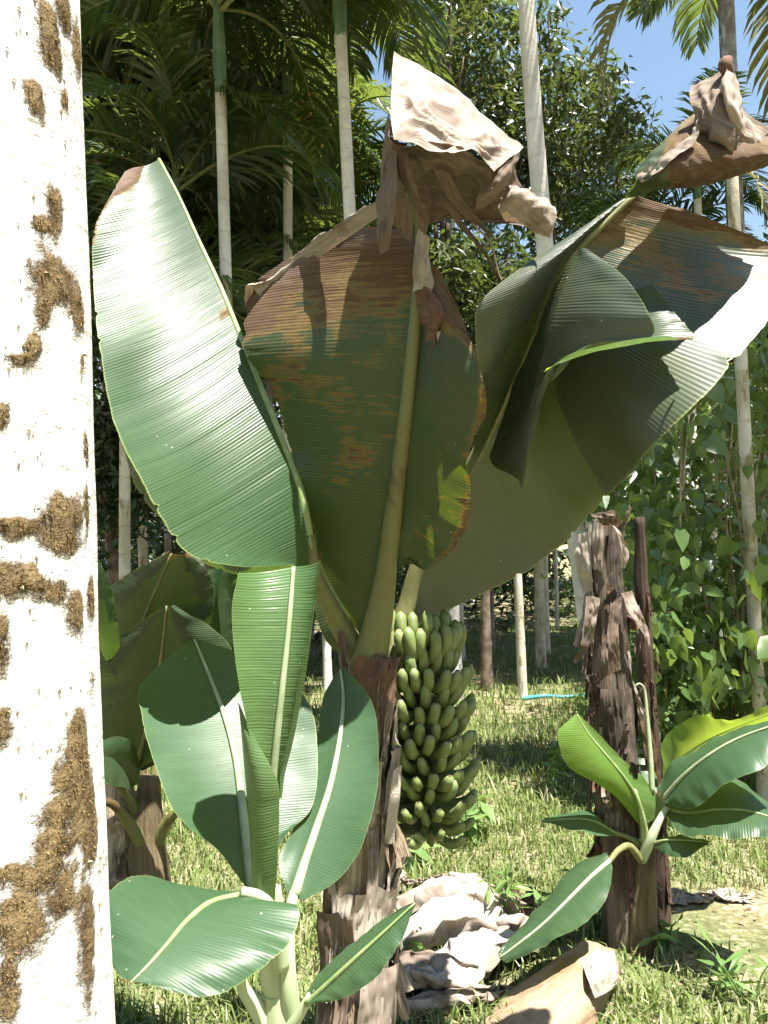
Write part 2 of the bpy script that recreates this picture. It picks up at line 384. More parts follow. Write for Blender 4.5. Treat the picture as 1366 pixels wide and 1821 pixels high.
def patch(name, parent, mat, grid, nu=40, nv=40, crumple=.01, freq=6, seed=0, fold=0.0, foldfreq=30, dryfn=None, world=False, thick=0, foldaxis=0, swap=False):
    """crumpled sheet through a grid of control points"""
    rows = [[(P(*c) if not world else Vector(c)) for c in r] for r in grid]
    cols = [cr(r, nu) for r in rows]
    V, UV, D, F = [], [], [], []
    net = [cr([c[i] for c in cols], nv) for i in range(nu)]      # net[i][j]
    for i in range(nu):
        for j in range(nv):
            a = net[min(i + 1, nu - 1)][j] - net[max(i - 1, 0)][j]; bb = net[i][min(j + 1, nv - 1)] - net[i][max(j - 1, 0)]
            nn = nrm(a, bb); p = net[i][j]
            q = p * freq + Vector((seed, seed * 1.7, 0))
            d = crumple * (noise.noise(q) + .5 * noise.noise(q * 2.3) + .25 * noise.noise(q * 5))
            s, t = i / (nu - 1), j / (nv - 1)
            if fold:
                x = (s if foldaxis == 0 else t); y = (t if foldaxis == 0 else s)
                wob = noise.noise((x * 3 + seed, y * 2.5, seed)) * .9
                d += fold * min(1, 6 * min(s, 1 - s) + .25) * min(1, 6 * min(t, 1 - t) + .25) * (abs(math.sin(math.pi * (x * foldfreq + wob * 2))) - .5) * (.4 + .6 * abs(noise.noise((x * 6, y * 3, seed + 2))))
            V.append(p + nn * d); UV.append((t, s * .6) if swap else (s, t * .6)); D.append(dryfn(s, t) if dryfn else 1.0)
    for i in range(nu - 1):
        for j in range(nv - 1):
            F.append((i * nv + j, (i + 1) * nv + j, (i + 1) * nv + j + 1, i * nv + j + 1))
    o = mesh(name, V, F, mat, parent, True, UV, {'dry': D})
    if thick:
        md = o.modifiers.new('thickness', 'SOLIDIFY'); md.thickness = thick
    return o
def clamp(x): return max(0.0, min(1.0, x))
def sst(x, a, b_):
    t = clamp((x - a) / (b_ - a)); return t * t * (3 - 2 * t)

# ================================================================== main banana plant
base = P(625, 2010, 2.32); base.z = gz(base.x, base.y)
MAIN = empty('banana_plant', base)
tag(MAIN, 'tall banana plant with drying leaves and a hanging bunch of green fruit', 'banana plant')
S = P(655, 1190, 2.36)
stem_pts = [base - Vector((0, 0, .05)), P(628, 1821, 2.33), P(640, 1600, 2.34), P(648, 1400, 2.35), S, P(660, 1120, 2.36)]
tube('pseudostem', stem_pts, [.125, .108, .094, .076, .060, .035], M['pseudostem'], MAIN, 40, 120, rough=.10, seed=2)
# dry leaf sheaths peeling off the stem
def sheath(parent, c, rad, a0, a1, h0, h1, mat, curl=.3, seed=0, lean=Vector((0, 0, 0)), taper=1.0):
    """strip of a cylinder round an axis that loosens towards one end; c(z) gives the axis"""
    g = []
    for i in range(6):
        t = i / 5; z = h0 + (h1 - h0) * t; row = []
        for j in range(6):
            s = j / 5; a = a0 + (a1 - a0) * (.5 + (s - .5) * (1 - (1 - taper) * t))
            rr = rad(z) * (1.03 + curl * t * t * (.4 + .6 * abs(2 * s - 1)) + .10 * noise.noise((s * 3 + seed, t * 3, seed)))
            o = c(z); row.append((o.x + math.sin(a) * rr + lean.x * t * t, o.y - math.cos(a) * rr + lean.y * t * t, z + lean.z * t * t + .03 * noise.noise((s * 4, t * 2, seed + 5))))
        g.append(row)
    return patch('dry_sheath', parent, mat, g, 26, 22, .010, 12, seed, .012, 5, world=True, swap='pseudo' not in mat.name)
def axis_of(p):
    q = cr(p, 60)
    def c(z):
        i = min(range(60), key=lambda i: abs(q[i].z - z)); return q[i]
    return c
ax = axis_of(stem_pts)
zpix = lambda py, d: P(650, py, d).z
rad = lambda z: max(.05, .122 - .052 * (z - .0) / 1.3)
for a0, a1, y0, y1, mt, cu, sd, tp in [
        (-.2, 1.0, 1800, 1560, 'dry_pale', .45, 1, .8), (.5, 1.7, 1660, 1500, 'dry_pale', .5, 2, .6), (-1.2, .1, 1821, 1600, 'dry_brown', .4, 3, .7),
        (.5, 1.5, 1560, 1330, 'dry_pale', .35, 4, .5), (.9, 1.7, 1440, 1250, 'dry_pale', .3, 5, .5), (-1.5, -.3, 1450, 1220, 'dry_dark', .35, 6, .9),
        (-.6, .9, 1260, 1165, 'dry_dark', .55, 7, .7), (.4, 1.6, 1290, 1170, 'dry_dark', .5, 8, .6), (.0, 1.4, 1900, 1700, 'dry', .3, 9, .8),
        (-1.9, -.8, 1640, 1330, 'dry_dark', .35, 10, .9), (1.1, 2.1, 1800, 1640, 'pseudostem', .35, 11, .9)]:
    sheath(MAIN, ax, rad, a0, a1, zpix(y0, 2.33), zpix(y1, 2.33), M[mt], cu, sd, taper=tp)
def shag(parent, c, rad_, n, z0, z1, mats, seed, a0=-1.7, a1=1.9):
    rr = random.Random(seed)
    for i in range(n):
        a = rr.uniform(a0, a1); w_ = rr.uniform(.10, .38); z = rr.uniform(z0, z1); L_ = rr.uniform(.08, .30)
        up_ = rr.random() < .35
        sheath(parent, c, rad_, a - w_, a + w_, z, z + L_ if up_ else z - L_, M[rr.choice(mats)], rr.uniform(.15, .75), seed * 10 + i, taper=rr.uniform(.15, .7))
shag(MAIN, ax, rad, 26, .35, 1.15, ['dry_pale', 'dry', 'dry_brown', 'pseudostem', 'dry'], 41)
patch('dry_sheath', MAIN, M['dry_pale'], [[(683, 1500, 2.26), (700, 1500, 2.25)], [(690, 1440, 2.24), (708, 1440, 2.26)], [(700, 1370, 2.25), (716, 1360, 2.28)]], 16, 10, .006, 20, 3)

# ---- leaf A: the big glossy leaf on the left
dryA = lambda t, s, g: 1.0 * sst(t + .10 * (s - .8), .90, .97) * sst(s, .3, .6) + .55 * sst(s, .97, 1.0) * sst(t, .5, .9) + (.62 if (abs(t - .53) < .012 and s < .12) else 0)
leaf('leaf', MAIN, M['leaf'],
     mid=[(556, 1010, 2.22), (549, 950, 2.20), (536, 880, 2.20), (508, 800, 2.22), (470, 705, 2.26), (432, 610, 2.31), (396, 520, 2.37), (352, 425, 2.44), (318, 350, 2.50), (283, 283, 2.57)],
     left=[(520, 1004, 2.08), (440, 1006, 1.90), (352, 985, 1.81), (290, 925, 1.82), (238, 838, 1.88), (198, 735, 1.99), (178, 620, 2.09), (166, 490, 2.24), (170, 400, 2.34), (222, 300, 2.50)],
     right=[(545, 1010, 2.30), (500, 1022, 2.42), (420, 1015, 2.50), (350, 990, 2.56), (285, 925, 2.60), (225, 830, 2.62), (205, 700, 2.64), (210, 560, 2.66), (240, 420, 2.66), (262, 300, 2.62)],
     n=420, k=14, bulge=(-.07, .05), pleats=74, amp=.0034, ripple=(.030, .03), dryfn=dryA, top=(True, False), ragged=.006, seed=3, rib=M['midrib_green'], rib_r=(.014, .005), rib_off=-.004)
tube('petiole', [P(652, 1185, 2.37), P(610, 1120, 2.34), P(572, 1050, 2.27), P(556, 1010, 2.23), P(549, 950, 2.21)], [.045, .032, .024, .021, .019], M['petiole_old'], MAIN, 12, 30)

# ---- leaf B: old leaf in the middle, underside to the camera, top dried
def dryB(t, s, g):
    if g < 0: return max(1.1 * sst(t + .10 * (s - .6), .52, .95), .50 * sst(s, .80, 1.0) * sst(t, .05, .25), .10 + .24 * sst(t, .25, .45))
    return max(.9 * sst(t, .74, .86), .62 * sst(s, .84, 1.0), .12)
leaf('leaf', MAIN, M['leaf_old'],
     mid=[(668, 1120, 2.34), (683, 1050, 2.29), (693, 975, 2.23), (703, 890, 2.17), (714, 800, 2.11), (724, 710, 2.06), (733, 620, 2.03), (742, 540, 2.02), (748, 470, 2.02), (748, 410, 2.02)],
     left=[(640, 1130, 2.34), (585, 1030, 2.32), (556, 955, 2.28), (535, 870, 2.22), (508, 780, 2.22), (480, 690, 2.23), (438, 632, 2.25), (440, 560, 2.29), (452, 505, 2.32), (610, 400, 2.12)],
     right=[(690, 1110, 2.28), (712, 992, 2.22), (762, 1010, 2.20), (820, 958, 2.14), (834, 890, 2.06), (832, 815, 1.99), (866, 725, 1.92), (858, 655, 1.91), (830, 585, 1.93), (770, 470, 1.98)],
     n=260, k=16, bulge=(.05, .10), pleats=60, amp=.0016, ripple=(.020, .045), dryfn=dryB, top=(False, False), ragged=.018, seed=11)
tube('petiole', [P(655, 1190, 2.34), P(672, 1110, 2.31), P(688, 1010, 2.25), P(700, 910, 2.17), P(714, 800, 2.10), P(728, 680, 2.03), P(740, 560, 2.005), P(748, 470, 2.0), P(745, 400, 1.97), P(725, 340, 1.92)],
     [.058, .043, .030, .025, .021, .018, .016, .014, .012, .010], M['petiole_old'], MAIN, 16, 60, rough=.08)
# dried brown rim rolling along the upper left edge of leaf B
patch('dry_leaf_edge', MAIN, M['dry'], [[(436, 548, 2.31), (470, 500, 2.30), (545, 448, 2.22), (615, 402, 2.05), (672, 362, 1.94)],
      [(440, 505, 2.26), (485, 490, 2.24), (540, 440, 2.18), (610, 392, 2.02), (668, 356, 1.91)],
      [(478, 548, 2.29), (510, 505, 2.25), (562, 462, 2.18), (630, 415, 2.02), (680, 380, 1.93)]], 60, 22, .010, 12, 4, .006, 9)
# dark dried roll hanging right of the midrib
dr = lambda s, t: clamp(1.05 - .5 * sst(t, .5, .9) * sst(s, .5, .9))
patch('dry_lamina', MAIN, M['dry_dark'], [[(742, 505, 1.97), (760, 512, 1.94), (782, 540, 1.95)], [(742, 560, 1.99), (775, 560, 1.93), (806, 588, 1.98)],
      [(750, 610, 2.03), (772, 610, 1.96), (800, 600, 1.99)], [(755, 690, 2.07), (768, 665, 2.01), (790, 640, 2.02)]], 40, 24, .018, 9, 5, .016, 5)
patch('dry_lamina', MAIN, M['dry'], [[(776, 590, 1.95), (806, 588, 1.95), (832, 625, 2.00)], [(778, 635, 1.98), (812, 625, 1.95), (856, 672, 2.04)],
      [(752, 700, 2.05), (785, 680, 2.01), (850, 682, 2.06)]], 36, 26, .020, 10, 8, .014, 5)
# sunlit pale petiole sheath above
patch('dry_lamina', MAIN, M['dry_pale'], [[(742, 420, 1.93), (752, 400, 1.91), (762, 430, 1.95)], [(736, 480, 1.95), (752, 470, 1.92), (768, 490, 1.97)], [(735, 520, 1.98), (750, 515, 1.94), (768, 530, 1.98)]], 24, 16, .008, 14, 3)

# ---- leaf C: broken dead leaf end folded over like a hood
patch('dead_leaf_hood', MAIN, M['dry'], [
    [(700, 94, 1.98), (752, 118, 1.99), (812, 160, 2.00), (872, 212, 2.01), (926, 268, 2.02)],
    [(697, 150, 1.88), (750, 165, 1.87), (808, 200, 1.87), (862, 242, 1.88), (918, 276, 1.92)],
    [(695, 200, 1.80), (748, 212, 1.78), (803, 240, 1.78), (850, 262, 1.79), (903, 284, 1.85)],
    [(700, 245, 1.74), (745, 252, 1.72), (800, 268, 1.71), (842, 272, 1.73), (878, 306, 1.78)]], 90, 70, .018, 7, 2, .030, 3.5, foldaxis=1)
patch('dead_leaf_underside', MAIN, M['dry_brown'], [
    [(697, 190, 1.86), (700, 250, 1.745), (760, 256, 1.73), (830, 274, 1.73), (880, 306, 1.78), (926, 270, 1.93)],
    [(685, 280, 1.92), (710, 300, 1.88), (770, 312, 1.90), (835, 325, 1.92), (890, 345, 1.92), (922, 310, 1.96)],
    [(680, 350, 1.96), (715, 360, 1.95), (775, 365, 1.98), (840, 372, 1.99), (905, 385, 1.98), (960, 372, 1.97)],
    [(700, 400, 1.97), (725, 395, 1.97), (770, 398, 2.00), (820, 392, 2.01), (900, 398, 1.98), (978, 395, 1.95)]], 80, 50, .022, 8, 6, .016, 9)
patch('dead_leaf_fold', MAIN, M['dry'], [[(880, 355, 1.92), (905, 325, 1.86), (940, 345, 1.86), (982, 372, 1.90)], [(885, 372, 1.88), (915, 350, 1.82), (950, 372, 1.83), (984, 388, 1.88)],
      [(900, 395, 1.90), (930, 395, 1.87), (955, 410, 1.88), (978, 424, 1.91)]], 40, 24, .018, 12, 4, .012, 5)
patch('dead_leaf_fold', MAIN, M['dry_brown'], [[(862, 330, 1.84), (890, 300, 1.80), (926, 268, 1.84)], [(850, 350, 1.84), (885, 330, 1.80), (922, 292, 1.84)], [(845, 372, 1.88), (875, 362, 1.86), (905, 330, 1.88)]], 30, 20, .010, 14, 14, .008, 4)
for g_, sd in [([[(690, 245, 1.80), (706, 240, 1.77)], [(676, 330, 1.84), (704, 340, 1.80)], [(668, 400, 1.85), (694, 405, 1.82)], [(676, 452, 1.86), (690, 446, 1.85)]], 3),
               ([[(700, 250, 1.78), (722, 255, 1.77)], [(715, 320, 1.83), (745, 340, 1.82)], [(735, 370, 1.86), (762, 380, 1.86)], [(745, 410, 1.90), (758, 420, 1.90)]], 5),
               ([[(770, 300, 1.84), (800, 310, 1.84)], [(795, 350, 1.87), (822, 352, 1.88)], [(830, 390, 1.92), (850, 388, 1.92)], [(880, 425, 1.96), (890, 440, 1.96)]], 8),
               ([[(690, 360, 1.86), (730, 350, 1.86)], [(700, 400, 1.88), (735, 395, 1.88)], [(712, 420, 1.9), (730, 430, 1.9)]], 9),
               ([[(790, 360, 1.90), (812, 360, 1.90)], [(812, 400, 1.93), (822, 392, 1.93)], [(850, 440, 1.97), (856, 436, 1.97)], [(886, 498, 2.0), (889, 494, 2.0)]], 12)]:
    patch('hanging_strip', MAIN, M['dry_brown'], g_, 14, 40, .014, 12, sd, .010, 4, swap=True)
tube('dry_twig', [P(838, 395, 1.94), P(872, 432, 1.97), P(885, 480, 2.0), P(893, 500, 2.0)], [.003, .0025, .002, .001], M['twig'], MAIN, 6, 20)

# ---- leaf D: huge leaf arching to the right, underside to the camera
def dryD(t, s, g):
    if g > 0: return max(.92 * sst(t, .90, .985), .42 * sst(t, .68, .9), .30 * sst(s, .93, 1) * sst(t, .6, .8), .75 * sst(s, .90, 1) * sst(t, .78, .82))
    return .25 * sst(s, .97, 1)
midD = [(712, 1112, 2.42), (742, 1010, 2.42), (796, 905, 2.40), (850, 812, 2.35), (896, 715, 2.27), (940, 622, 2.17), (982, 535, 2.09), (1020, 455, 2.04), (1068, 398, 2.03), (1130, 345, 2.03)]
leaf('leaf', MAIN, M['leaf_dark'], mid=midD,
     right=[(718, 1122, 2.46), (800, 1088, 2.56), (905, 1034, 2.62), (1010, 955, 2.62), (1095, 868, 2.16), (1150, 805, 1.89), (1262, 700, 1.83), (1400, 520, 1.96), (1405, 455, 2.08), (1215, 370, 2.07)],
     left=[(705, 1100, 2.42), (760, 985, 2.38), (800, 890, 2.30), (838, 800, 2.22), (862, 720, 2.12), (852, 655, 2.05), (844, 590, 2.00), (850, 540, 1.98), (925, 478, 1.99), (1085, 372, 2.03)],
     n=300, k=24, bulge=(.10, -.05), pleats=80, amp=.0016, ripple=(.020, .03), dryfn=dryD, top=(False, False), ragged=.010, seed=21)
tube('petiole', [P(662, 1190, 2.38), P(712, 1112, 2.42), P(742, 1010, 2.41), P(796, 905, 2.39), P(896, 715, 2.26), P(982, 535, 2.08), P(1020, 455, 2.03), P(1130, 345, 2.02)], [.045, .030, .024, .020, .016, .012, .010, .007], M['midrib_olive'], MAIN, 12, 60)
# torn flap of the same leaf hanging in front
leaf('flap_or_sunlit_piece', MAIN, M['leaf_dark'], mid=[(1026, 446, 1.99), (1004, 505, 1.98), (985, 560, 1.98), (968, 620, 2.00), (950, 690, 2.04), (938, 760, 2.08), (926, 868, 2.12)],
     right=[(1040, 440, 1.96), (1110, 492, 1.84), (1152, 560, 1.76), (1152, 604, 1.77), (1040, 622, 1.84), (975, 668, 1.96), (930, 868, 2.11)],
     left=[(1018, 452, 2.00), (985, 510, 2.03), (950, 590, 2.10), (915, 680, 2.19), (885, 770, 2.26), (870, 820, 2.30), (918, 850, 2.2)],
     n=160, k=18, bulge=(-.03, .03), pleats=34, amp=.0014, ripple=(.01, .018), top=(False, False), seed=31)
patch('torn_flap_edge', MAIN, M['leaf_lime'], [[(968, 662, 1.95), (1010, 632, 1.86), (1060, 616, 1.80), (1150, 600, 1.75), (1235, 600, 1.82)], [(972, 655, 1.93), (1012, 640, 1.83), (1060, 625, 1.77), (1150, 608, 1.73), (1232, 604, 1.81)]], 40, 6, .003, 12, 3, dryfn=lambda s, t: .5 * sst(s, .8, .95))
leaf('flap_or_sunlit_piece', MAIN, M['leaf'], mid=[(1110, 520, 1.94), (1130, 565, 1.92), (1150, 604, 1.85)], right=[(1160, 506, 1.92), (1200, 555, 1.90), (1238, 602, 1.83)], n=60, k=12, pleats=12, amp=.0012, top=(False, False), seed=5,  # added brighter piece standing in for a sunlit part of leaf D
     dryfn=lambda t, s, g: .5 * sst(t, .9, 1) * sst(s, .5, 1))
# dead drooping end of leaf D
dd4 = lambda s, t: .20 + .75 * sst(s, .15, .40) * (.55 + .45 * t)
patch('dead_leaf_tip', MAIN, M['leaf_old'], [
    [(1128, 306, 1.97), (1165, 268, 1.98), (1215, 215, 2.00), (1258, 192, 2.01), (1315, 205, 2.02), (1392, 238, 2.01)],
    [(1130, 316, 1.91), (1170, 292, 1.89), (1222, 258, 1.87), (1275, 252, 1.85), (1330, 258, 1.87), (1395, 262, 1.93)],
    [(1132, 326, 1.91), (1180, 322, 1.88), (1235, 306, 1.85), (1290, 296, 1.84), (1345, 284, 1.87), (1400, 272, 1.93)],
    [(1114, 358, 1.96), (1182, 336, 1.98), (1240, 332, 2.01), (1300, 318, 2.03), (1350, 298, 2.03), (1400, 280, 2.01)]], 70, 40, .012, 8, 3, .006, 9, dryfn=dd4)
patch('dead_leaf_tip', MAIN, M['dry_brown'], [
    [(1228, 152, 1.95), (1262, 134, 1.93), (1288, 118, 1.91), (1302, 128, 1.91), (1322, 178, 1.93), (1366, 236, 1.97)],
    [(1226, 185, 1.89), (1256, 172, 1.85), (1282, 178, 1.83), (1306, 200, 1.84), (1328, 226, 1.88), (1350, 250, 1.93)],
    [(1236, 222, 1.89), (1260, 232, 1.85), (1290, 258, 1.82), (1310, 275, 1.84), (1328, 268, 1.88), (1340, 262, 1.93)],
    [(1240, 240, 1.93), (1262, 250, 1.91), (1285, 268, 1.88), (1312, 268, 1.89), (1330, 262, 1.91), (1338, 262, 1.95)]], 50, 40, .018, 10, 9, .014, 5)
patch('dead_leaf_tip', MAIN, M['dry'], [[(1296, 112, 1.87), (1312, 150, 1.87), (1330, 200, 1.89), (1366, 250, 1.94)], [(1284, 140, 1.81), (1296, 180, 1.80), (1318, 222, 1.83), (1350, 262, 1.91)], [(1290, 160, 1.85), (1300, 200, 1.84), (1312, 250, 1.85), (1335, 275, 1.91)]], 40, 20, .014, 12, 12, .008, 4)
patch('dead_leaf_tip', MAIN, M['dry'], [[(1134, 312, 1.91), (1165, 288, 1.88), (1200, 262, 1.86), (1235, 235, 1.85), (1240, 200, 1.87)], [(1142, 326, 1.90), (1172, 304, 1.86), (1206, 276, 1.84), (1240, 246, 1.83), (1246, 206, 1.85)]], 40, 8, .012, 20, 5, .005, 9)
tube('dry_stalk', [P(1294, 108, 1.88), P(1290, 116, 1.85), P(1300, 140, 1.87), P(1310, 170, 1.91)], [.012, .016, .010, .006], M['dry_dark'], MAIN, 10, 16)
# ---- leaf E: dark leaf blades deep behind the crown
leaf('leaf', MAIN, M['leaf_old'], mid=[(655, 1180, 2.45), (640, 1110, 2.46), (625, 1030, 2.47), (612, 950, 2.48), (600, 870, 2.48), (590, 800, 2.48)],
     left=[(640, 1185, 2.46), (580, 1140, 2.48), (555, 1050, 2.50), (548, 960, 2.52), (550, 880, 2.53), (580, 800, 2.5)],
     right=[(660, 1170, 2.46), (668, 1100, 2.48), (676, 1030, 2.50), (672, 950, 2.52), (650, 870, 2.52), (605, 800, 2.5)],
     n=120, k=10, pleats=40, amp=.0012, top=(False, False), seed=41, rib=M['midrib_olive'], rib_r=(.016, .005))
leaf('leaf', MAIN, M['leaf_old'], mid=[(700, 1130, 2.52), (760, 1060, 2.58), (830, 990, 2.64), (900, 900, 2.70), (960, 800, 2.72)],
     left=[(690, 1110, 2.52), (740, 1010, 2.56), (800, 920, 2.62), (860, 830, 2.66), (950, 790, 2.70)], right=[(710, 1135, 2.52), (790, 1090, 2.58), (880, 1035, 2.64), (960, 950, 2.68), (975, 830, 2.7)],
     n=90, k=10, pleats=36, amp=.0012, top=(False, False), seed=45)

# ---- the bunch of green bananas
def finger_mesh():
    n, seg = 12, 10; V, F = [], []
    for i in range(n + 1):
        t = i / n; a = R(-72) + R(140) * t ** 1.0
        if i == 0: p = Vector((0, 0, 0))
        else: p = p + Vector((math.cos(a), 0, math.sin(a))) * (.212 / n)
        pr = .0075 if t < .10 else .0208 * (1 - .32 * abs(2 * t - 1.05) ** 2.6)
        if t < .18: pr = .0075 + (.018 - .0075) * sst(t, .06, .18)
        if t > .93: pr = .0118 - .0055 * (t - .93) / .07
        d = Vector((math.cos(a), 0, math.sin(a))); sd = Vector((0, 1, 0)); up = d.cross(sd)
        for k in range(seg):
            th = 2 * math.pi * k / seg; q = pr * (1 + .09 * math.cos(5 * th))
            V.append(p + sd * math.cos(th) * q + up * math.sin(th) * q)
    for i in range(n):
        for k in range(seg): F.append((i * seg + k, i * seg + (k + 1) % seg, (i + 1) * seg + (k + 1) % seg, (i + 1) * seg + k))
    F.append(tuple(range(seg))[::-1]); F.append(tuple(n * seg + k for k in range(seg)))
    me = bpy.data.meshes.new('banana'); me.from_pydata([tuple(v) for v in V], [], F)
    me.materials.append(M['fruit']); me.materials.append(M['fruit_tip'])
    for p_ in me.polygons:
        p_.use_smooth = True
        if p_.index > n * seg: p_.material_index = 1
    return me
fm = finger_mesh()
bunch_pts = [P(690, 1165, 2.42), P(720, 1120, 2.46), P(738, 1150, 2.48), P(746, 1250, 2.48), P(756, 1380, 2.47), P(764, 1480, 2.46), P(768, 1505, 2.46)]
bunch = tube('fruit_bunch', bunch_pts, [.028, .027, .026, .024, .021, .018, .006], M['stalk'], MAIN, 12, 50)
rb = random.Random(4)
def finger(p, az, tilt, roll, s):
    o = bpy.data.objects.new('banana', fm); COL.objects.link(o); o.parent = bunch
    o.matrix_parent_inverse = (MAIN.matrix_parent_inverse @ MAIN.matrix_basis @ bunch.matrix_parent_inverse @ bunch.matrix_basis).inverted()
    o.matrix_basis = Matrix.Translation(p) @ Matrix.Rotation(az, 4, 'Z') @ Matrix.Rotation(tilt, 4, 'Y') @ Matrix.Rotation(roll, 4, 'X') @ Matrix.Diagonal((s, s, s, 1))
hands = [(1162, 11, .88, -82, -34), (1198, 12, .87, -102, -8), (1248, 11, .87, -92, -3), (1300, 11, .86, -104, 2), (1352, 10, .85, -94, 6), (1402, 9, .82, -100, 10), (1442, 6, .74, -95, 14)]
for hi, (py, nf, sc_, az0, tl) in enumerate(hands):
    c0 = P(742 + (py - 1205) * .09, py, 2.475)
    for row in (0, 1):
        m_ = nf if row == 0 else nf - 2
        for j in range(m_):
            span = 200 if hi else 175
            az = R(az0 - span / 2 + span * (j + .5 * (1 + row * .9)) / m_ + rb.uniform(-3, 3)); d = Vector((math.cos(az), math.sin(az), 0))
            finger(c0 + d * (.022 - .010 * row) + Vector((0, 0, .026 * row + rb.uniform(-.004, .004))), az, R(tl - 13 * row + rb.uniform(-5, 5)), R(rb.uniform(-9, 9)), sc_ * (1 - .06 * row) * rb.uniform(.94, 1.05))
finger(P(770, 1468, 2.43), R(-40), R(10), R(10), .70)
finger(P(752, 1462, 2.42), R(-120), R(15), R(10), .66)

# ================================================================== young sucker in front
fb = P(505, 2100, 1.72); fb.z = gz(fb.x, fb.y)
SUCK = empty('banana_sucker', fb)
tag(SUCK, 'bright green young banana sucker with a rolled upright leaf beside the mossy trunk', 'banana plant')
tube('pseudostem', [fb - Vector((0, 0, .03)), P(500, 1821, 1.72), P(493, 1740, 1.72), P(487, 1660, 1.72), P(480, 1580, 1.72)], [.055, .042, .036, .030, .024], M['stem_green'], SUCK, 20, 40, rough=.04)
tube('petiole', [P(478, 1830, 1.70), P(452, 1785, 1.69), P(432, 1755, 1.68), P(425, 1700, 1.66)], [.020, .018, .013, .010], M['stem_green'], SUCK, 12, 20, flat=.6)
tube('petiole', [P(520, 1830, 1.71), P(514, 1760, 1.69), P(512, 1680, 1.70), P(516, 1620, 1.72), P(524, 1585, 1.74)], [.020, .018, .015, .012, .010], M['stem_green'], SUCK, 12, 24)
tube('petiole', [P(500, 1720, 1.68), P(492, 1650, 1.66), P(470, 1600, 1.66), P(430, 1585, 1.64)], [.018, .016, .013, .010], M['stem_green'], SUCK, 12, 24)
tube('petiole', [P(505, 1860, 1.69), P(520, 1825, 1.67), P(535, 1800, 1.66), P(552, 1770, 1.65)], [.018, .014, .011, .008], M['stem_green'], SUCK, 12, 24)
# rolled upright leaf: funnel above, tight roll below
leaf('rolled_leaf', SUCK, M['leaf_roll'],
     mid=[(484, 1420, 1.68), (487, 1370, 1.675), (494, 1300, 1.67), (502, 1225, 1.67), (510, 1150, 1.68), (517, 1075, 1.70), (522, 1008, 1.73)],
     left=[(468, 1425, 1.655), (462, 1370, 1.64), (444, 1300, 1.63), (427, 1225, 1.62), (418, 1150, 1.62), (414, 1075, 1.63), (425, 1018, 1.66)],
     right=[(497, 1420, 1.665), (499, 1370, 1.655), (515, 1300, 1.645), (530, 1225, 1.64), (545, 1150, 1.64), (558, 1075, 1.65), (568, 996, 1.67)],
     n=330, k=14, bulge=(-.16, -.16), pleats=48, amp=.0022, ripple=(.004, .004), top=(True, True), seed=2, rib=M['midrib_pale'], rib_r=(.010, .0045), rib_off=.002)
leaf('rolled_leaf_back', SUCK, M['leaf_roll'],
     mid=[(497, 1420, 1.665), (499, 1370, 1.66), (515, 1300, 1.65), (530, 1225, 1.645), (545, 1150, 1.645), (558, 1075, 1.655), (568, 996, 1.67)],
     left=[(485, 1420, 1.72), (488, 1370, 1.74), (495, 1300, 1.76), (500, 1225, 1.78), (500, 1150, 1.79), (500, 1075, 1.80), (528, 1010, 1.76)],
     n=200, k=10, bulge=(-.2, 0), pleats=48, amp=.0012, top=(False, False), seed=8)
leaf('rolled_leaf_sleeve', SUCK, M['leaf_roll'],
     mid=[(449, 1600, 1.69), (446, 1520, 1.68), (441, 1440, 1.67), (434, 1360, 1.66), (428, 1290, 1.65), (424, 1250, 1.645)],
     right=[(490, 1600, 1.67), (496, 1520, 1.65), (498, 1440, 1.64), (493, 1382, 1.635), (452, 1310, 1.64), (425, 1250, 1.64)],
     n=220, k=14, bulge=(.20, .30), pleats=36, amp=.0018, ripple=(.002, .002), top=(False, False), seed=6)
# left broad leaf behind the roll
leaf('leaf', SUCK, M['leaf_young'],
     mid=[(447, 1585, 1.74), (441, 1520, 1.78), (432, 1440, 1.84), (420, 1350, 1.92), (400, 1275, 2.00), (374, 1205, 2.07), (346, 1137, 2.13)],
     left=[(436, 1575, 1.72), (385, 1510, 1.71), (316, 1452, 1.73), (278, 1362, 1.81), (254, 1280, 1.89), (253, 1215, 1.98), (338, 1138, 2.12)],
     right=[(455, 1585, 1.76), (505, 1490, 1.83), (556, 1432, 1.88), (565, 1335, 1.97), (548, 1248, 2.05), (470, 1175, 2.11), (352, 1137, 2.13)],
     n=240, k=14, bulge=(-.05, -.05), pleats=50, amp=.0007, ripple=(.010, .010), top=(True, True), ragged=.004, seed=12, rib=M['midrib_pale'], rib_r=(.014, .003), rib_off=.006)
# right leaf
leaf('leaf', SUCK, M['leaf_young'],
     mid=[(524, 1592, 1.74), (540, 1540, 1.79), (562, 1475, 1.85), (588, 1395, 1.93), (604, 1315, 2.03), (611, 1245, 2.13), (606, 1190, 2.20)],
     left=[(512, 1590, 1.75), (496, 1530, 1.80), (520, 1478, 1.86), (556, 1408, 1.95), (564, 1318, 2.06), (574, 1240, 2.16), (602, 1190, 2.21)],
     right=[(536, 1602, 1.73), (598, 1562, 1.74), (646, 1502, 1.78), (669, 1412, 1.87), (673, 1318, 1.98), (658, 1240, 2.09), (614, 1188, 2.19)],
     n=240, k=12, bulge=(-.05, -.05), pleats=46, amp=.0007, ripple=(.008, .010), top=(True, True), ragged=.004, seed=17, rib=M['midrib_pale'], rib_r=(.012, .003), rib_off=.005)
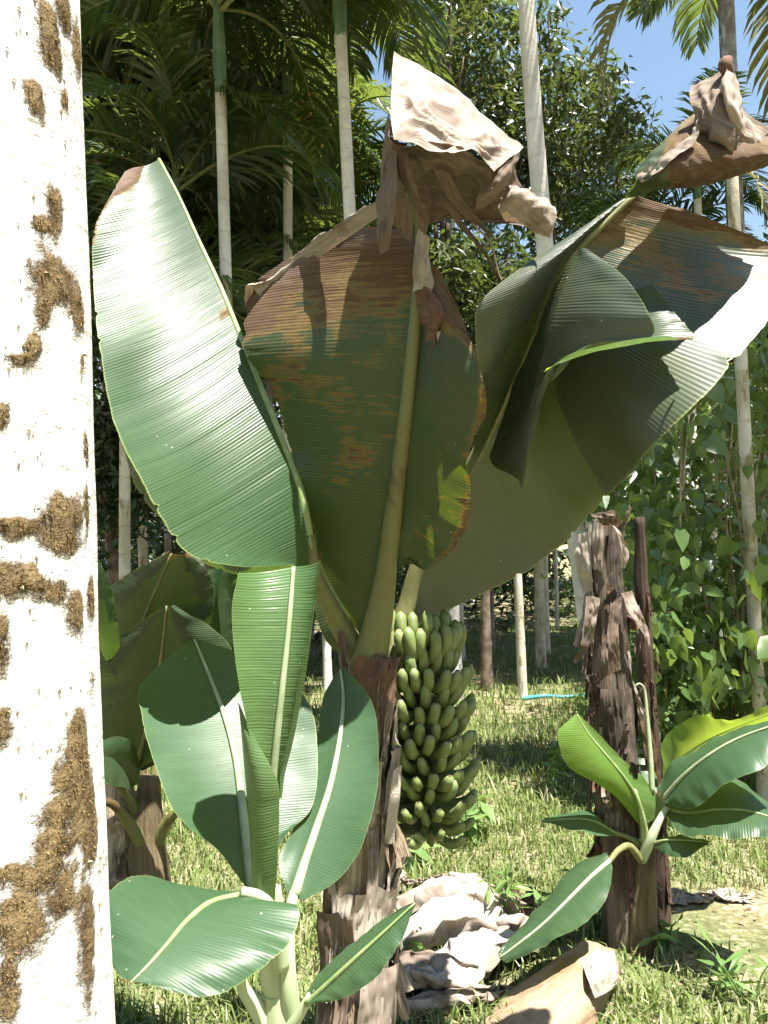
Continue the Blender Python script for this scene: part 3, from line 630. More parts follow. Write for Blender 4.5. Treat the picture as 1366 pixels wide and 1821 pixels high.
# low broad leaf reaching to the camera on the left
leaf('leaf', SUCK, M['leaf_young'],
     mid=[(425, 1592, 1.66), (372, 1606, 1.60), (330, 1640, 1.54), (298, 1678, 1.49), (265, 1715, 1.45), (232, 1748, 1.42)],
     left=[(415, 1585, 1.70), (330, 1576, 1.74), (242, 1560, 1.72), (186, 1602, 1.62), (186, 1690, 1.52), (222, 1746, 1.43)],
     right=[(440, 1600, 1.64), (528, 1612, 1.60), (512, 1680, 1.52), (450, 1732, 1.46), (365, 1772, 1.42), (240, 1750, 1.415)],
     n=220, k=16, bulge=(.05, .05), pleats=36, amp=.0005, ripple=(.012, .014), top=(True, True), ragged=.004, seed=23, rib=M['midrib_green'], rib_r=(.007, .002), rib_off=.001,
     dryfn=lambda t, s, g: .45 * sst(t, .97, 1))
# low narrow leaf on the right
leaf('leaf', SUCK, M['leaf_young'],
     mid=[(545, 1785, 1.65), (585, 1748, 1.63), (630, 1706, 1.61), (680, 1660, 1.60), (738, 1606, 1.60)],
     left=[(540, 1775, 1.66), (565, 1735, 1.67), (612, 1690, 1.66), (668, 1645, 1.64), (735, 1604, 1.60)],
     right=[(552, 1785, 1.63), (610, 1775, 1.58), (668, 1738, 1.56), (708, 1686, 1.57), (740, 1608, 1.60)],
     n=120, k=10, bulge=(.05, .07), pleats=24, amp=.0006, ripple=(.006, .012), top=(True, True), ragged=.004, seed=29, rib=M['midrib_green'], rib_r=(.007, .002), rib_off=.002)

# ================================================================== right banana stem with its sucker
rbase = G(1128, 1672); RD = (rbase - CAM).dot(_f)
RST = empty('dead_banana_plant', rbase)
tag(RST, 'brown banana stem wrapped in dry sheaths, cut at the top, right of the fruit', 'banana plant')
rp = [rbase - Vector((0, 0, .05)), P(1112, 1560, RD), P(1098, 1400, RD), P(1086, 1250, RD), P(1078, 1110, RD), P(1074, 1000, RD), P(1078, 925, RD)]
tube('pseudostem', rp, [.125, .104, .094, .088, .082, .074, .056], M['pseudostem2'], RST, 40, 120, rough=.10, seed=9)
axr = axis_of(rp); radr = lambda z: max(.07, .118 - .03 * z)
zr = lambda py: P(1085, py, RD).z
for a0, a1, y0, y1, mt, cu, sd, tp in [(.1, 1.3, 1280, 1060, 'pseudostem2', .35, 21, .8), (-.6, .5, 1180, 1075, 'dry_brown', .45, 22, .6), (-.2, 1.2, 1090, 930, 'pseudostem2', .15, 23, .8), (-1.3, -.3, 1090, 930, 'dry_pale', .15, 24, .9),
                                 (.5, 1.6, 960, 905, 'dry_brown', .7, 25, .8), (-1.4, 0, 1500, 1250, 'pseudostem2', .25, 26, .7), (.2, 1.4, 1680, 1420, 'pseudostem2', .2, 27, .8), (-.8, .4, 1400, 1220, 'pseudostem2', .2, 28, .7)]:
    sheath(RST, axr, radr, a0, a1, zr(y0), zr(y1), M[mt], cu, sd, taper=tp)
for g_, mt, sd in [([[(1042, 1060, 3.5), (1058, 1062, 3.47)], [(1040, 1100, 3.46), (1052, 1104, 3.45)], [(1036, 1140, 3.46), (1046, 1150, 3.46)], [(1020, 1176, 3.48), (1026, 1180, 3.48)]], 'dry_brown', 1),
                   ([[(1052, 1060, 3.46), (1068, 1064, 3.45)], [(1050, 1110, 3.44), (1060, 1112, 3.44)], [(1050, 1165, 3.46), (1054, 1170, 3.46)]], 'dry', 2),
                   ([[(1105, 1055, 3.46), (1125, 1050, 3.48)], [(1120, 1090, 3.45), (1138, 1085, 3.48)], [(1140, 1120, 3.47), (1152, 1118, 3.5)], [(1152, 1148, 3.5), (1155, 1150, 3.5)]], 'dry', 3),
                   ([[(1085, 1075, 3.44), (1108, 1058, 3.44)], [(1080, 1140, 3.43), (1100, 1120, 3.43)], [(1082, 1200, 3.45), (1104, 1190, 3.45)]], 'dry_brown', 4),
                   ([[(1070, 925, 3.5), (1095, 935, 3.46)], [(1092, 938, 3.44), (1108, 955, 3.45)], [(1104, 970, 3.44), (1118, 980, 3.48)], [(1106, 1010, 3.47), (1112, 1012, 3.48)]], 'dry', 5),
                   ([[(1030, 950, 3.6), (1052, 945, 3.56)], [(1024, 1000, 3.6), (1052, 1000, 3.54)], [(1036, 1055, 3.6), (1058, 1052, 3.54)]], 'dry_pale', 6),
                   ([[(1050, 915, 3.5), (1095, 905, 3.45)], [(1062, 925, 3.48), (1100, 922, 3.44)], [(1075, 935, 3.5), (1108, 932, 3.46)]], 'dry_brown', 7)]:
    k_ = (RD - .05) / 3.55
    patch('hanging_sheath', RST, M[mt], [[(x, y, d * k_) for x, y, d in r] for r in g_], 14, 30, .014, 8, sd, .012, 3, swap=True)
shag(RST, axr, radr, 30, .25, 1.75, ['dry_brown', 'pseudostem2', 'dry_dark', 'dry_brown', 'dry'], 43)
sb = G(1168, 1640)
ST2 = empty('dead_banana_plant', sb)
tag(ST2, 'thin dark dead banana stem standing right behind the brown banana stem', 'banana plant')
d2 = (sb - CAM).dot(_f)
tube('pseudostem', [sb - Vector((0, 0, .05)), P(1172, 1500, d2), P(1160, 1350, d2), P(1150, 1200, d2), P(1142, 1050, d2), P(1136, 920, d2)], [.048, .040, .036, .032, .030, .022], M['pseudostem_dark'], ST2, 20, 60, rough=.35, seed=4)
shag(ST2, axis_of([sb, P(1172, 1500, d2), P(1160, 1350, d2), P(1150, 1200, d2), P(1142, 1050, d2), P(1136, 920, d2)]), lambda z: .038, 9, .4, 1.7, ['dry_dark', 'dry_brown'], 47)
patch('dry_sheath', ST2, M['dry_dark'], [[(1150, 1450, d2 - .06), (1178, 1450, d2 - .07)], [(1146, 1350, d2 - .08), (1172, 1350, d2 - .08)], [(1138, 1280, d2 - .10), (1150, 1275, d2 - .1)]], 14, 20, .012, 10, 3, .01, 3)

jb = G(1146, 1690); JD = (jb - CAM).dot(_f)
JS = empty('banana_sucker', jb)
tag(JS, 'small banana sucker with lime and green leaves at the foot of the brown stem', 'banana plant')
J = lambda rows: [(x, y, JD + d) for x, y, d in rows]
tube('pseudostem', [jb - Vector((0, 0, .03)), P(1144, 1620, JD), P(1148, 1540, JD), P(1152, 1490, JD)], [.07, .055, .042, .03], M['pseudostem3'], JS, 16, 30, rough=.1)
tube('petiole', pts(J([(1140, 1530, -.03), (1158, 1490, -.06), (1172, 1460, -.06), (1186, 1435, -.04)])), [.022, .020, .014, .011], M['stem_green'], JS, 10, 20)
tube('petiole', pts(J([(1148, 1520, -.02), (1146, 1480, -.05), (1140, 1445, -.08), (1128, 1405, -.10)])), [.018, .016, .012, .010], M['midrib_green'], JS, 10, 20)
tube('petiole', pts(J([(1146, 1520, 0), (1135, 1500, -.02), (1115, 1488, -.03), (1090, 1480, -.03)])), [.016, .014, .010, .008], M['midrib_olive'], JS, 10, 20)
tube('petiole', pts(J([(1140, 1530, -.04), (1120, 1505, -.08), (1100, 1512, -.14), (1085, 1530, -.2)])), [.016, .014, .012, .010], M['midrib_olive'], JS, 10, 20)
leaf('leaf', JS, M['leaf_lime'], mid=pts(J([(1142, 1470, -.05), (1132, 1420, -.10), (1108, 1380, -.14), (1075, 1340, -.17), (1045, 1303, -.19), (1026, 1270, -.20)])),
     left=pts(J([(1132, 1462, -.06), (1098, 1420, -.12), (1064, 1395, -.2), (1010, 1362, -.28), (990, 1305, -.30), (1018, 1274, -.22)])),
     right=pts(J([(1155, 1462, -.02), (1186, 1437, .04), (1150, 1388, .02), (1105, 1348, -.04), (1065, 1305, -.12), (1030, 1270, -.19)])),
     n=130, k=10, bulge=(.12, -.06), pleats=26, amp=.002, ripple=(.012, .01), top=(False, True), seed=51, rib=M['midrib_green'], rib_r=(.009, .003), rib_off=.002, world=True)
leaf('leaf', JS, M['leaf_young'], mid=pts(J([(1180, 1420, -.04), (1215, 1380, -.10), (1262, 1342, -.16), (1315, 1312, -.20), (1395, 1283, -.26)])),
     left=pts(J([(1170, 1400, .02), (1196, 1350, .06), (1248, 1330, .02), (1305, 1298, -.06), (1390, 1276, -.24)])),
     right=pts(J([(1186, 1432, -.08), (1238, 1436, -.22), (1296, 1392, -.32), (1350, 1368, -.36), (1410, 1320, -.3)])),
     n=130, k=10, bulge=(.05, .05), pleats=30, amp=.0015, ripple=(.015, .02), top=(True, True), ragged=.004, seed=53, rib=M['midrib_pale'], rib_r=(.010, .003), rib_off=.004, world=True)
leaf('leaf', JS, M['leaf_lime'], mid=pts(J([(1182, 1400, .08), (1200, 1360, .14), (1248, 1322, .18), (1310, 1292, .20), (1390, 1262, .20)])),
     left=pts(J([(1178, 1390, .08), (1176, 1322, .08), (1238, 1272, .06), (1300, 1278, .08), (1385, 1250, .14)])),
     right=pts(J([(1190, 1405, .14), (1215, 1368, .26), (1262, 1332, .34), (1320, 1302, .36), (1395, 1268, .3)])),
     n=130, k=10, bulge=(.10, .05), pleats=30, amp=.002, ripple=(.02, .02), top=(False, True), ragged=.004, seed=55, rib=M['midrib_green'], rib_r=(.008, .003), world=True)
leaf('leaf', JS, M['leaf'], mid=pts(J([(1188, 1440, -.02), (1225, 1446, -.12), (1275, 1440, -.2), (1330, 1442, -.26), (1400, 1462, -.3)])),
     left=pts(J([(1186, 1434, .02), (1225, 1425, .02), (1270, 1390, -.02), (1315, 1392, -.04), (1400, 1450, -.2)])),
     right=pts(J([(1186, 1450, -.05), (1210, 1482, -.2), (1270, 1490, -.32), (1335, 1490, -.38), (1405, 1480, -.36)])),
     n=130, k=10, bulge=(.08, .06), pleats=26, amp=.002, ripple=(.02, .02), top=(True, True), ragged=.004, seed=57, rib=M['midrib_green'], rib_r=(.008, .003), world=True)
leaf('leaf', JS, M['leaf'], mid=pts(J([(1160, 1500, -.06), (1185, 1494, -.12), (1220, 1494, -.16), (1262, 1498, -.2)])),
     right=pts(J([(1165, 1506, -.08), (1185, 1520, -.16), (1215, 1524, -.22), (1258, 1504, -.22)])), left=pts(J([(1162, 1497, -.04), (1190, 1488, -.04), (1222, 1488, -.06), (1260, 1495, -.18)])),
     n=70, k=8, bulge=(.05, .05), pleats=16, amp=.002, top=(True, True), seed=59, rib=M['midrib_green'], rib_r=(.006, .002), world=True)
leaf('leaf', JS, M['leaf_young'], mid=pts(J([(1095, 1482, -.03), (1060, 1462, -.05), (1025, 1456, -.08), (962, 1460, -.12)])),
     left=pts(J([(1092, 1490, -.08), (1055, 1485, -.16), (1015, 1476, -.18), (964, 1463, -.13)])), right=pts(J([(1092, 1474, .02), (1050, 1444, .08), (1015, 1447, .02), (965, 1456, -.1)])),
     n=80, k=8, bulge=(.05, .05), pleats=18, amp=.0015, ripple=(.015, .015), top=(True, True), ragged=.004, seed=61, rib=M['midrib_green'], rib_r=(.007, .002), world=True)
leaf('leaf', JS, M['leaf'], mid=pts(J([(1085, 1530, -.2), (1050, 1560, -.27), (1010, 1600, -.34), (960, 1648, -.40), (888, 1704, -.44)])),
     left=pts(J([(1078, 1515, -.16), (1020, 1540, -.16), (975, 1595, -.24), (925, 1648, -.34), (886, 1694, -.43)])),
     right=pts(J([(1090, 1545, -.24), (1080, 1592, -.38), (1048, 1635, -.46), (990, 1672, -.50), (900, 1712, -.46)])),
     n=140, k=10, bulge=(.07, .08), pleats=30, amp=.0016, ripple=(.012, .02), top=(True, True), ragged=.01, seed=63, rib=M['midrib_pale'], rib_r=(.009, .003), rib_off=.004, world=True)
tube('furled_leaf', pts(J([(1160, 1410, .02), (1156, 1340, .04), (1150, 1270, .05), (1146, 1228, .05), (1138, 1216, .04), (1130, 1219, .03)])), [.012, .011, .009, .006, .004, .002], M['midrib_pale'], JS, 10, 40)
leaf('leaf', JS, M['leaf_young'], mid=pts(J([(1160, 1420, .06), (1150, 1390, .12), (1132, 1365, .18), (1118, 1345, .2)])), left=pts(J([(1150, 1420, .06), (1128, 1390, .14), (1118, 1362, .2), (1116, 1346, .2)])),
     right=pts(J([(1168, 1418, .06), (1168, 1380, .14), (1150, 1352, .2), (1122, 1344, .2)])), n=50, k=8, pleats=14, seed=66, world=True)

# ================================================================== banana plant at the left, behind the trunk
kb = G(262, 1660); KD = (kb - CAM).dot(_f)
KP = empty('banana_plant', kb)
tag(KP, 'shaded banana plant with dark drooping leaves just right of the mossy trunk', 'banana plant')
tube('pseudostem', [kb - Vector((0, 0, .05)), P(268, 1600, KD), P(262, 1520, KD), P(262, 1440, KD), P(268, 1380, KD)], [.12, .10, .085, .065, .045], M['pseudostem3'], KP, 24, 50, rough=.12, seed=6)
for a in ([(262, 1500, 0), (240, 1440, -.04), (215, 1400, -.1), (185, 1385, -.2)], [(262, 1510, -.03), (230, 1465, -.1), (200, 1430, -.2), (160, 1425, -.3)], [(268, 1480, 0), (275, 1400, .02), (282, 1320, .05), (290, 1200, .1)],
          [(262, 1480, 0), (255, 1400, .04), (250, 1330, .06), (240, 1240, .08)], [(272, 1520, 0), (292, 1470, -.05), (318, 1440, -.1), (330, 1430, -.15)]):
    tube('petiole', [P(x, y, KD + d) for x, y, d in a], [.035, .026, .018, .012], M['petiole_old'], KP, 10, 24)
K = lambda rows: [(x, y, KD + d) for x, y, d in rows]
leaf('leaf', KP, M['leaf_shade'], mid=K([(215, 1330, .0), (222, 1240, -.08), (240, 1150, -.16), (268, 1070, -.26), (305, 985, -.36)]),
     left=K([(195, 1335, .0), (150, 1250, .0), (150, 1130, -.08), (195, 1045, -.2), (300, 980, -.36)]), right=K([(235, 1325, -.02), (320, 1230, -.1), (368, 1130, -.16), (380, 1040, -.24), (335, 982, -.35)]),
     n=140, k=12, bulge=(.08, .08), pleats=50, amp=.002, ripple=(.02, .03), dryfn=lambda t, s, g: .5 * sst(t, .93, 1) + .4 * sst(s, .95, 1), top=(False, False), ragged=.02, seed=71, rib=M['midrib_olive'], rib_r=(.014, .004))
leaf('leaf', KP, M['leaf_shade'], mid=K([(240, 1370, -.12), (262, 1290, -.2), (280, 1210, -.28), (290, 1140, -.34), (296, 1078, -.4)]),
     left=K([(225, 1375, -.1), (160, 1345, -.12), (165, 1250, -.2), (185, 1160, -.3), (285, 1080, -.4)]), right=K([(255, 1370, -.14), (330, 1330, -.22), (400, 1230, -.26), (410, 1150, -.3), (310, 1076, -.4)]),
     n=140, k=12, bulge=(.08, .08), pleats=50, amp=.002, ripple=(.02, .03), top=(False, False), seed=73, rib=M['midrib_olive'], rib_r=(.012, .004))
leaf('leaf', KP, M['leaf'], mid=K([(395, 1180, .1), (392, 1120, .06), (388, 1060, .02), (395, 1006, .0)]), left=K([(370, 1180, .1), (362, 1110, .04), (366, 1050, .0), (372, 1004, .0)]), right=K([(425, 1170, .1), (428, 1110, .08), (424, 1050, .06), (422, 1008, .02)]),
     n=80, k=10, bulge=(-.1, -.1), pleats=16, amp=.002, ripple=(.02, .02), seed=75, ragged=.02, dryfn=lambda t, s, g: .3 * sst(s, .9, 1))
leaf('leaf', KP, M['leaf'], mid=K([(200, 1180, -.3), (185, 1120, -.4), (172, 1050, -.46), (165, 985, -.5)]), right=K([(215, 1170, -.3), (210, 1110, -.4), (196, 1040, -.46), (168, 980, -.5)]), left=K([(190, 1180, -.3), (160, 1110, -.4), (140, 1040, -.46), (160, 985, -.5)]),
     n=70, k=8, pleats=20, amp=.001, seed=77)
leaf('leaf', KP, M['leaf_shade'], mid=K([(235, 1400, -.1), (215, 1360, -.3), (190, 1345, -.5), (140, 1350, -.7)]), left=K([(240, 1410, -.1), (220, 1400, -.35), (190, 1395, -.55), (140, 1370, -.7)]), right=K([(250, 1390, -.1), (240, 1330, -.2), (205, 1310, -.4), (140, 1340, -.7)]),
     n=70, k=8, pleats=20, amp=.001, top=(True, True), seed=79)
lb = G(205, 1660)
ls = empty('dead_banana_plant', lb); ld = (lb - CAM).dot(_f)
tag(ls, 'pale dry peeling banana stem between the mossy trunk and the shaded banana plant', 'banana plant')
lp = [lb - Vector((0, 0, .05)), P(206, 1560, ld), P(210, 1470, ld), P(212, 1385, ld)]
tube('pseudostem', lp, [.10, .085, .08, .06], M['pseudostem'], ls, 20, 40, rough=.15, seed=8)
axl = axis_of(lp)
shag(ls, axl, lambda z: .085, 8, .25, .6, ['dry_pale', 'dry', 'dry_brown'], 49)
for a0, a1, y0, y1, mt, sd in [(-.5, .8, 1560, 1450, 'dry_pale', 31), (.2, 1.4, 1500, 1400, 'dry', 32), (-.9, .3, 1650, 1540, 'dry', 33)]:
    sheath(ls, axl, lambda z: .085, a0, a1, P(206, y0, ld).z, P(206, y1, ld).z, M[mt], .4, sd, taper=.6)

# ================================================================== mossy trunk at the left edge
TX0, TX1 = P(-42, 1821, .98), P(-62, 0, .98)
def t_axis(z): return TX0 + (TX1 - TX0) * ((z - TX0.z) / (TX1.z - TX0.z))
TR = lambda z: .158 - .0205 * (z - TX0.z)
tb = t_axis(0.0)
TRUNK = empty('tree_trunk', tb)
tag(TRUNK, 'pale sunlit trunk with brown moss tufts at the left edge', 'tree')
def t_surf(z, a, extra=0.0):
    o = t_axis(z); r_ = TR(z) * (1 + .035 * noise.noise((math.sin(a) * 1.2, math.cos(a) * 1.2, z * 1.5)) + .012 * noise.noise((math.sin(a) * 5, math.cos(a) * 5, z * 7))) + extra
    return Vector((o.x + math.sin(a) * r_, o.y - math.cos(a) * r_, z))
MOSS = [(112, 18, 22, 40), (84, 66, 22, 48), (136, 84, 16, 50), (98, 105, 12, 30), (64, 182, 16, 38), (114, 176, 8, 18), (93, 365, 16, 42), (70, 396, 14, 10), (100, 500, 40, 40), (132, 548, 22, 46), (76, 545, 10, 34), (60, 612, 12, 20),
        (38, 642, 24, 10), (4, 735, 10, 24), (110, 918, 48, 38), (112, 955, 40, 22), (38, 936, 55, 14), (150, 900, 8, 40), (28, 1032, 46, 26), (84, 1046, 40, 22), (128, 1088, 18, 36), (160, 1060, 12, 30), (160, 1210, 8, 24), (6, 1150, 10, 40), (8, 1290, 14, 34),
        (134, 1310, 22, 46), (128, 1372, 32, 50), (150, 1420, 20, 30), (106, 1442, 46, 24), (98, 1500, 44, 34), (150, 1510, 22, 34), (84, 1552, 54, 28), (24, 1548, 30, 14), (28, 1652, 44, 60), (100, 1600, 30, 24), (12, 1735, 20, 60), (158, 1480, 14, 50), (142, 640, 8, 20), (150, 800, 6, 24)]
def trunk_hit(px, py):
    d = ray(px, py).normalized(); t = .3
    for _ in range(900):
        p = CAM + d * t; o = t_axis(p.z)
        if math.hypot(p.x - o.x, p.y - o.y) <= TR(p.z): return p.z, math.atan2(p.x - o.x, -(p.y - o.y))
        t += .002
    return None
seg, nz_ = 180, 520; z0, z1 = -.05, 4.2
zz_ = np.linspace(z0, z1, nz_); aa_ = np.linspace(0, 2 * np.pi, seg, endpoint=False)
mossy = np.zeros((nz_, seg))
for cx, cy, rx, ry in MOSS + [(146, 1640, 22, 100), (150, 1740, 16, 60)]:
    h_ = trunk_hit(min(cx, 150 + cy * .03), cy)
    if h_ is None: continue
    da = (aa_ - h_[1] + np.pi) % (2 * np.pi) - np.pi
    e = ((da * TR(h_[0])) / (rx / FPX * 1.15))[None, :] ** 2 + ((zz_ - h_[0]) / (ry / FPX * 1.1))[:, None] ** 2
    mossy = np.maximum(mossy, np.exp(-e * .7))
V = [t_surf(z, a, .004 * mossy[i, k]) for i, z in enumerate(zz_) for k, a in enumerate(aa_)]
F = [(i * seg + k, i * seg + (k + 1) % seg, (i + 1) * seg + (k + 1) % seg, (i + 1) * seg + k) for i in range(nz_ - 1) for k in range(seg)]
b = NB('pale_bark'); obj = b.n('TexCoord').outputs['Object']
n1 = b.noise(b.mapping(obj, (1, 1, .5)), 6, 4); n2 = b.noise(obj, 30, 5, .65); n3 = b.noise(b.mapping(obj, (1, 1, 2.6)), 16, 4, .6); n4 = b.noise(b.mapping(obj, (1, 1, .3)), 9, 4)
c = b.mix(b.step(n1, .35, .65), (.70, .66, .60), (.80, .77, .72))
c = b.mix(b.math('MULTIPLY', b.step(n2, .58, .70), .7), c, (.30, .25, .19)); c = b.mix(b.math('MULTIPLY', b.step(n3, .66, .72), .7), c, (.30, .21, .13))
c = b.mix(b.math('MULTIPLY', b.step(n4, .66, .76), .35), c, (.52, .40, .27))
ms = b.n('Attribute', attribute_name='mossy').outputs['Fac']
n5 = b.noise(b.mapping(obj, (1, 1, .7)), 38, 6, .7); n6 = b.noise(obj, 12, 4, .6)
mm = b.step(b.math('ADD', ms, b.math('ADD', b.math('MULTIPLY', b.math('SUBTRACT', n5, .5), 1.5), b.math('MULTIPLY', b.math('SUBTRACT', n6, .5), 1.3))), .36, .72)
mm = b.math('MULTIPLY', mm, b.step(ms, .08, .3))
c = b.mix(mm, c, b.mix(b.step(n5, .35, .65), (.085, .058, .030), (.21, .150, .075)))
n2 = b.math('ADD', n2, b.math('MULTIPLY', mm, b.math('ADD', 1.2, b.math('MULTIPLY', n5, 3.5))))
M['pale_bark'] = b.done(b.prin(c, .85, .1, b.bump(b.math('ADD', n2, n3), .006, .8)))
mesh('trunk', V, F, M['pale_bark'], TRUNK, True, None, {'mossy': mossy.ravel()})
M['moss'] = foliage('brown_moss', ((.075, .052, .026), (.16, .115, .056), (.28, .21, .11), (.40, .33, .19)), .2, (.3, .2, .05), .8, .1)
def moss(cx, cy, rx, ry, dens=1.0, seed=0):
    h = trunk_hit(min(cx, 150 + cy * .03), cy)
    if h is None: return
    z, a = h; sx, sy = rx / FPX * .9, ry / FPX * .9
    n = int((rx * ry) ** .9 * 1.5 * dens) + 30
    rr = random.Random(seed); VV, FF, TT = [], [], []
    made = 0; tries = 0
    while made < n and tries < n * 12:
        tries += 1
        x, y = rr.gauss(0, .55), rr.gauss(0, .55)
        if x * x + y * y + .9 * noise.noise((x * 2.2 + seed, y * 2.2, seed * 1.3)) + .5 * noise.noise((x * 6, y * 6, seed)) > .55 + rr.uniform(-.15, .45): continue
        made += 1
        zz, aa = z + y * sy, a + x * sx / TR(z)
        lump = .0026 + .0048 * max(0, noise.noise((x * 3, y * 3, seed + 9)) + .3)
        p0 = t_surf(zz, aa, -.002); out = Vector((math.sin(aa), -math.cos(aa), 0)); sd = Vector((math.cos(aa), math.sin(aa), 0)); up = Vector((0, 0, 1))
        L_ = lump * rr.uniform(.7, 1.6); dr = (out * rr.uniform(.5, 1.1) + sd * rr.uniform(-.8, .8) + up * rr.uniform(-.9, .5)).normalized()
        wv = (dr.cross(Vector((rr.uniform(-1, 1), rr.uniform(-1, 1), rr.uniform(-1, 1))))).normalized() * rr.uniform(.0006, .0013)
        p1 = p0 + dr * L_ * .6; p2 = p1 + (dr + up * rr.uniform(-1.0, .2) + sd * rr.uniform(-.7, .7)).normalized() * L_ * .6
        i = len(VV); VV += [p0 - wv, p0 + wv, p1 + wv * 1.2, p1 - wv * 1.2, p2]
        FF += [(i, i + 1, i + 2), (i, i + 2, i + 3), (i + 3, i + 2, i + 4)]
        TT += [clamp(rr.gauss(.5, .27))] * 5
    o = npmesh('moss_patch', np.array([tuple(v) for v in VV]), np.array(FF), M['moss'], TRUNK, False, {'tone': TT}); o['kind'] = 'stuff'
for i, (cx, cy, rx, ry) in enumerate(MOSS):
    moss(cx, cy, rx, ry, 1.0, i + 1)
sp = random.Random(99); VV, FF, TT = [], [], []
for i in range(900):
    z = sp.uniform(.6, 2.4); a = sp.uniform(-.9, 1.6)
    if noise.noise((a * 3, z * 4, 2)) < .05: continue
    p0 = t_surf(z, a, .0005); out = Vector((math.sin(a), -math.cos(a), 0)); sdv = Vector((math.cos(a), math.sin(a), 0)); q = sp.uniform(.0008, .003)
    i0 = len(VV); VV += [p0 - sdv * q, p0 + sdv * q, p0 + out * q * 1.3 + Vector((0, 0, -q)), p0 + Vector((0, 0, q * .8)) + out * q * .4]; FF += [(i0, i0 + 2, i0 + 1), (i0, i0 + 2, i0 + 3), (i0 + 1, i0 + 2, i0 + 3)]; TT += [sp.uniform(.2, .9)] * 4
npmesh('moss_specks', np.array([tuple(v) for v in VV]), np.array(FF), M['moss'], TRUNK, False, {'tone': TT})['kind'] = 'stuff'
# ================================================================== areca palms
def frond_mesh(name, L, nl, droop, el0, width, leaf_len, seed, mat):
    rr = random.Random(seed); n = 18
    pt = []; a = el0; p = Vector((0, 0, 0))
    for i in range(n + 1):
        t = i / n; a = el0 - droop * t ** 1.25
        if i: p = p + Vector((math.cos(a), 0, math.sin(a))) * (L / n)
        pt.append((p.copy(), a))
    V, F, T, MI = [], [], [], []
    for i in range(n):
        (p0, a0), (p1, a1) = pt[i], pt[i + 1]; r0 = .018 * (1 - i / n) + .004; r1 = .018 * (1 - (i + 1) / n) + .004
        b0 = len(V)
        for q, r_ in ((p0, r0), (p1, r1)):
            V += [q + Vector((0, r_, 0)), q + Vector((0, -r_, 0)), q + Vector((0, 0, -r_ * 1.4))]; T += [.5] * 3
        for k in range(3): F.append((b0 + k, b0 + (k + 1) % 3, b0 + 3 + (k + 1) % 3, b0 + 3 + k)); MI.append(1)
    for i in range(nl):
        t = .12 + .88 * (i + rr.uniform(-.2, .2)) / nl; t = max(.1, min(.995, t)); x = t * n; k = min(int(x), n - 1); f = x - k
        q = pt[k][0].lerp(pt[k + 1][0], f); a = pt[k][1]
        tg = Vector((math.cos(a), 0, math.sin(a))); up = Vector((-math.sin(a), 0, math.cos(a)))
        ll = leaf_len * (.55 + .6 * math.sin(math.pi * min(1, .15 + t * .8))) * (1 - .45 * t ** 4) * rr.uniform(.85, 1.1)
        for sgn in (-1, 1):
            side = Vector((0, sgn, 0))
            d1 = (tg * (.55 + .5 * t) + side * .8 + up * rr.uniform(.05, .35)).normalized()
            d2 = (d1 + Vector((0, 0, -rr.uniform(.25, .65)))).normalized(); d3 = (d2 + Vector((0, 0, -rr.uniform(.3, .8)))).normalized()
            wv = (tg * .9 - d1 * d1.dot(tg) * .9 + up * rr.uniform(-.5, .5)).normalized() * width * rr.uniform(.8, 1.2)
            b0 = len(V); tone = clamp(rr.gauss(.45, .25))
            p1 = q + d1 * ll * .4; p2 = p1 + d2 * ll * .35; p3 = p2 + d3 * ll * .25
            V += [q - wv * .25, q + wv * .25, p1 - wv * .5, p1 + wv * .5, p2 - wv * .4, p2 + wv * .4, p3]; T += [tone] * 7
            F += [(b0, b0 + 1, b0 + 3, b0 + 2), (b0 + 2, b0 + 3, b0 + 5, b0 + 4), (b0 + 4, b0 + 5, b0 + 6)]; MI += [0] * 3
    me = bpy.data.meshes.new(name); me.from_pydata([tuple(v) for v in V], [], F)
    me.materials.append(mat); me.materials.append(M['rachis']); me.polygons.foreach_set('material_index', MI)
    at = me.attributes.new('tone', 'FLOAT', 'POINT'); at.data.foreach_set('value', T)
    return me
FR = [frond_mesh('frond', 2.0, 46, R(105), R(72), .040, .62, 1, M['frond']), frond_mesh('frond', 2.2, 48, R(125), R(60), .040, .66, 2, M['frond']),
      frond_mesh('frond', 1.9, 44, R(95), R(50), .042, .60, 3, M['frond']), frond_mesh('frond', 2.1, 46, R(120), R(35), .038, .62, 4, M['frond'])]
FRY = frond_mesh('frond', 1.9, 28, R(110), R(5), .045, .55, 5, M['frond_yellow'])
def nuts(parent, p, seed, n=46):
    rr = random.Random(seed); bm = bmesh.new()
    for i in range(n):
        q = Vector((rr.gauss(0, .11), rr.gauss(0, .11), rr.gauss(-.12, .13)))
        bmesh.ops.create_icosphere(bm, subdivisions=1, radius=rr.uniform(.018, .03), matrix=Matrix.Translation(p + q) @ Matrix.Diagonal((1, 1, 1.3, 1)))
    me = bpy.data.meshes.new('nut_cluster'); bm.to_mesh(me); bm.free(); me.materials.append(M['nut'])
    me.polygons.foreach_set('use_smooth', [True] * len(me.polygons)); link(bpy.data.objects.new('nut_cluster', me), parent)['kind'] = 'stuff'
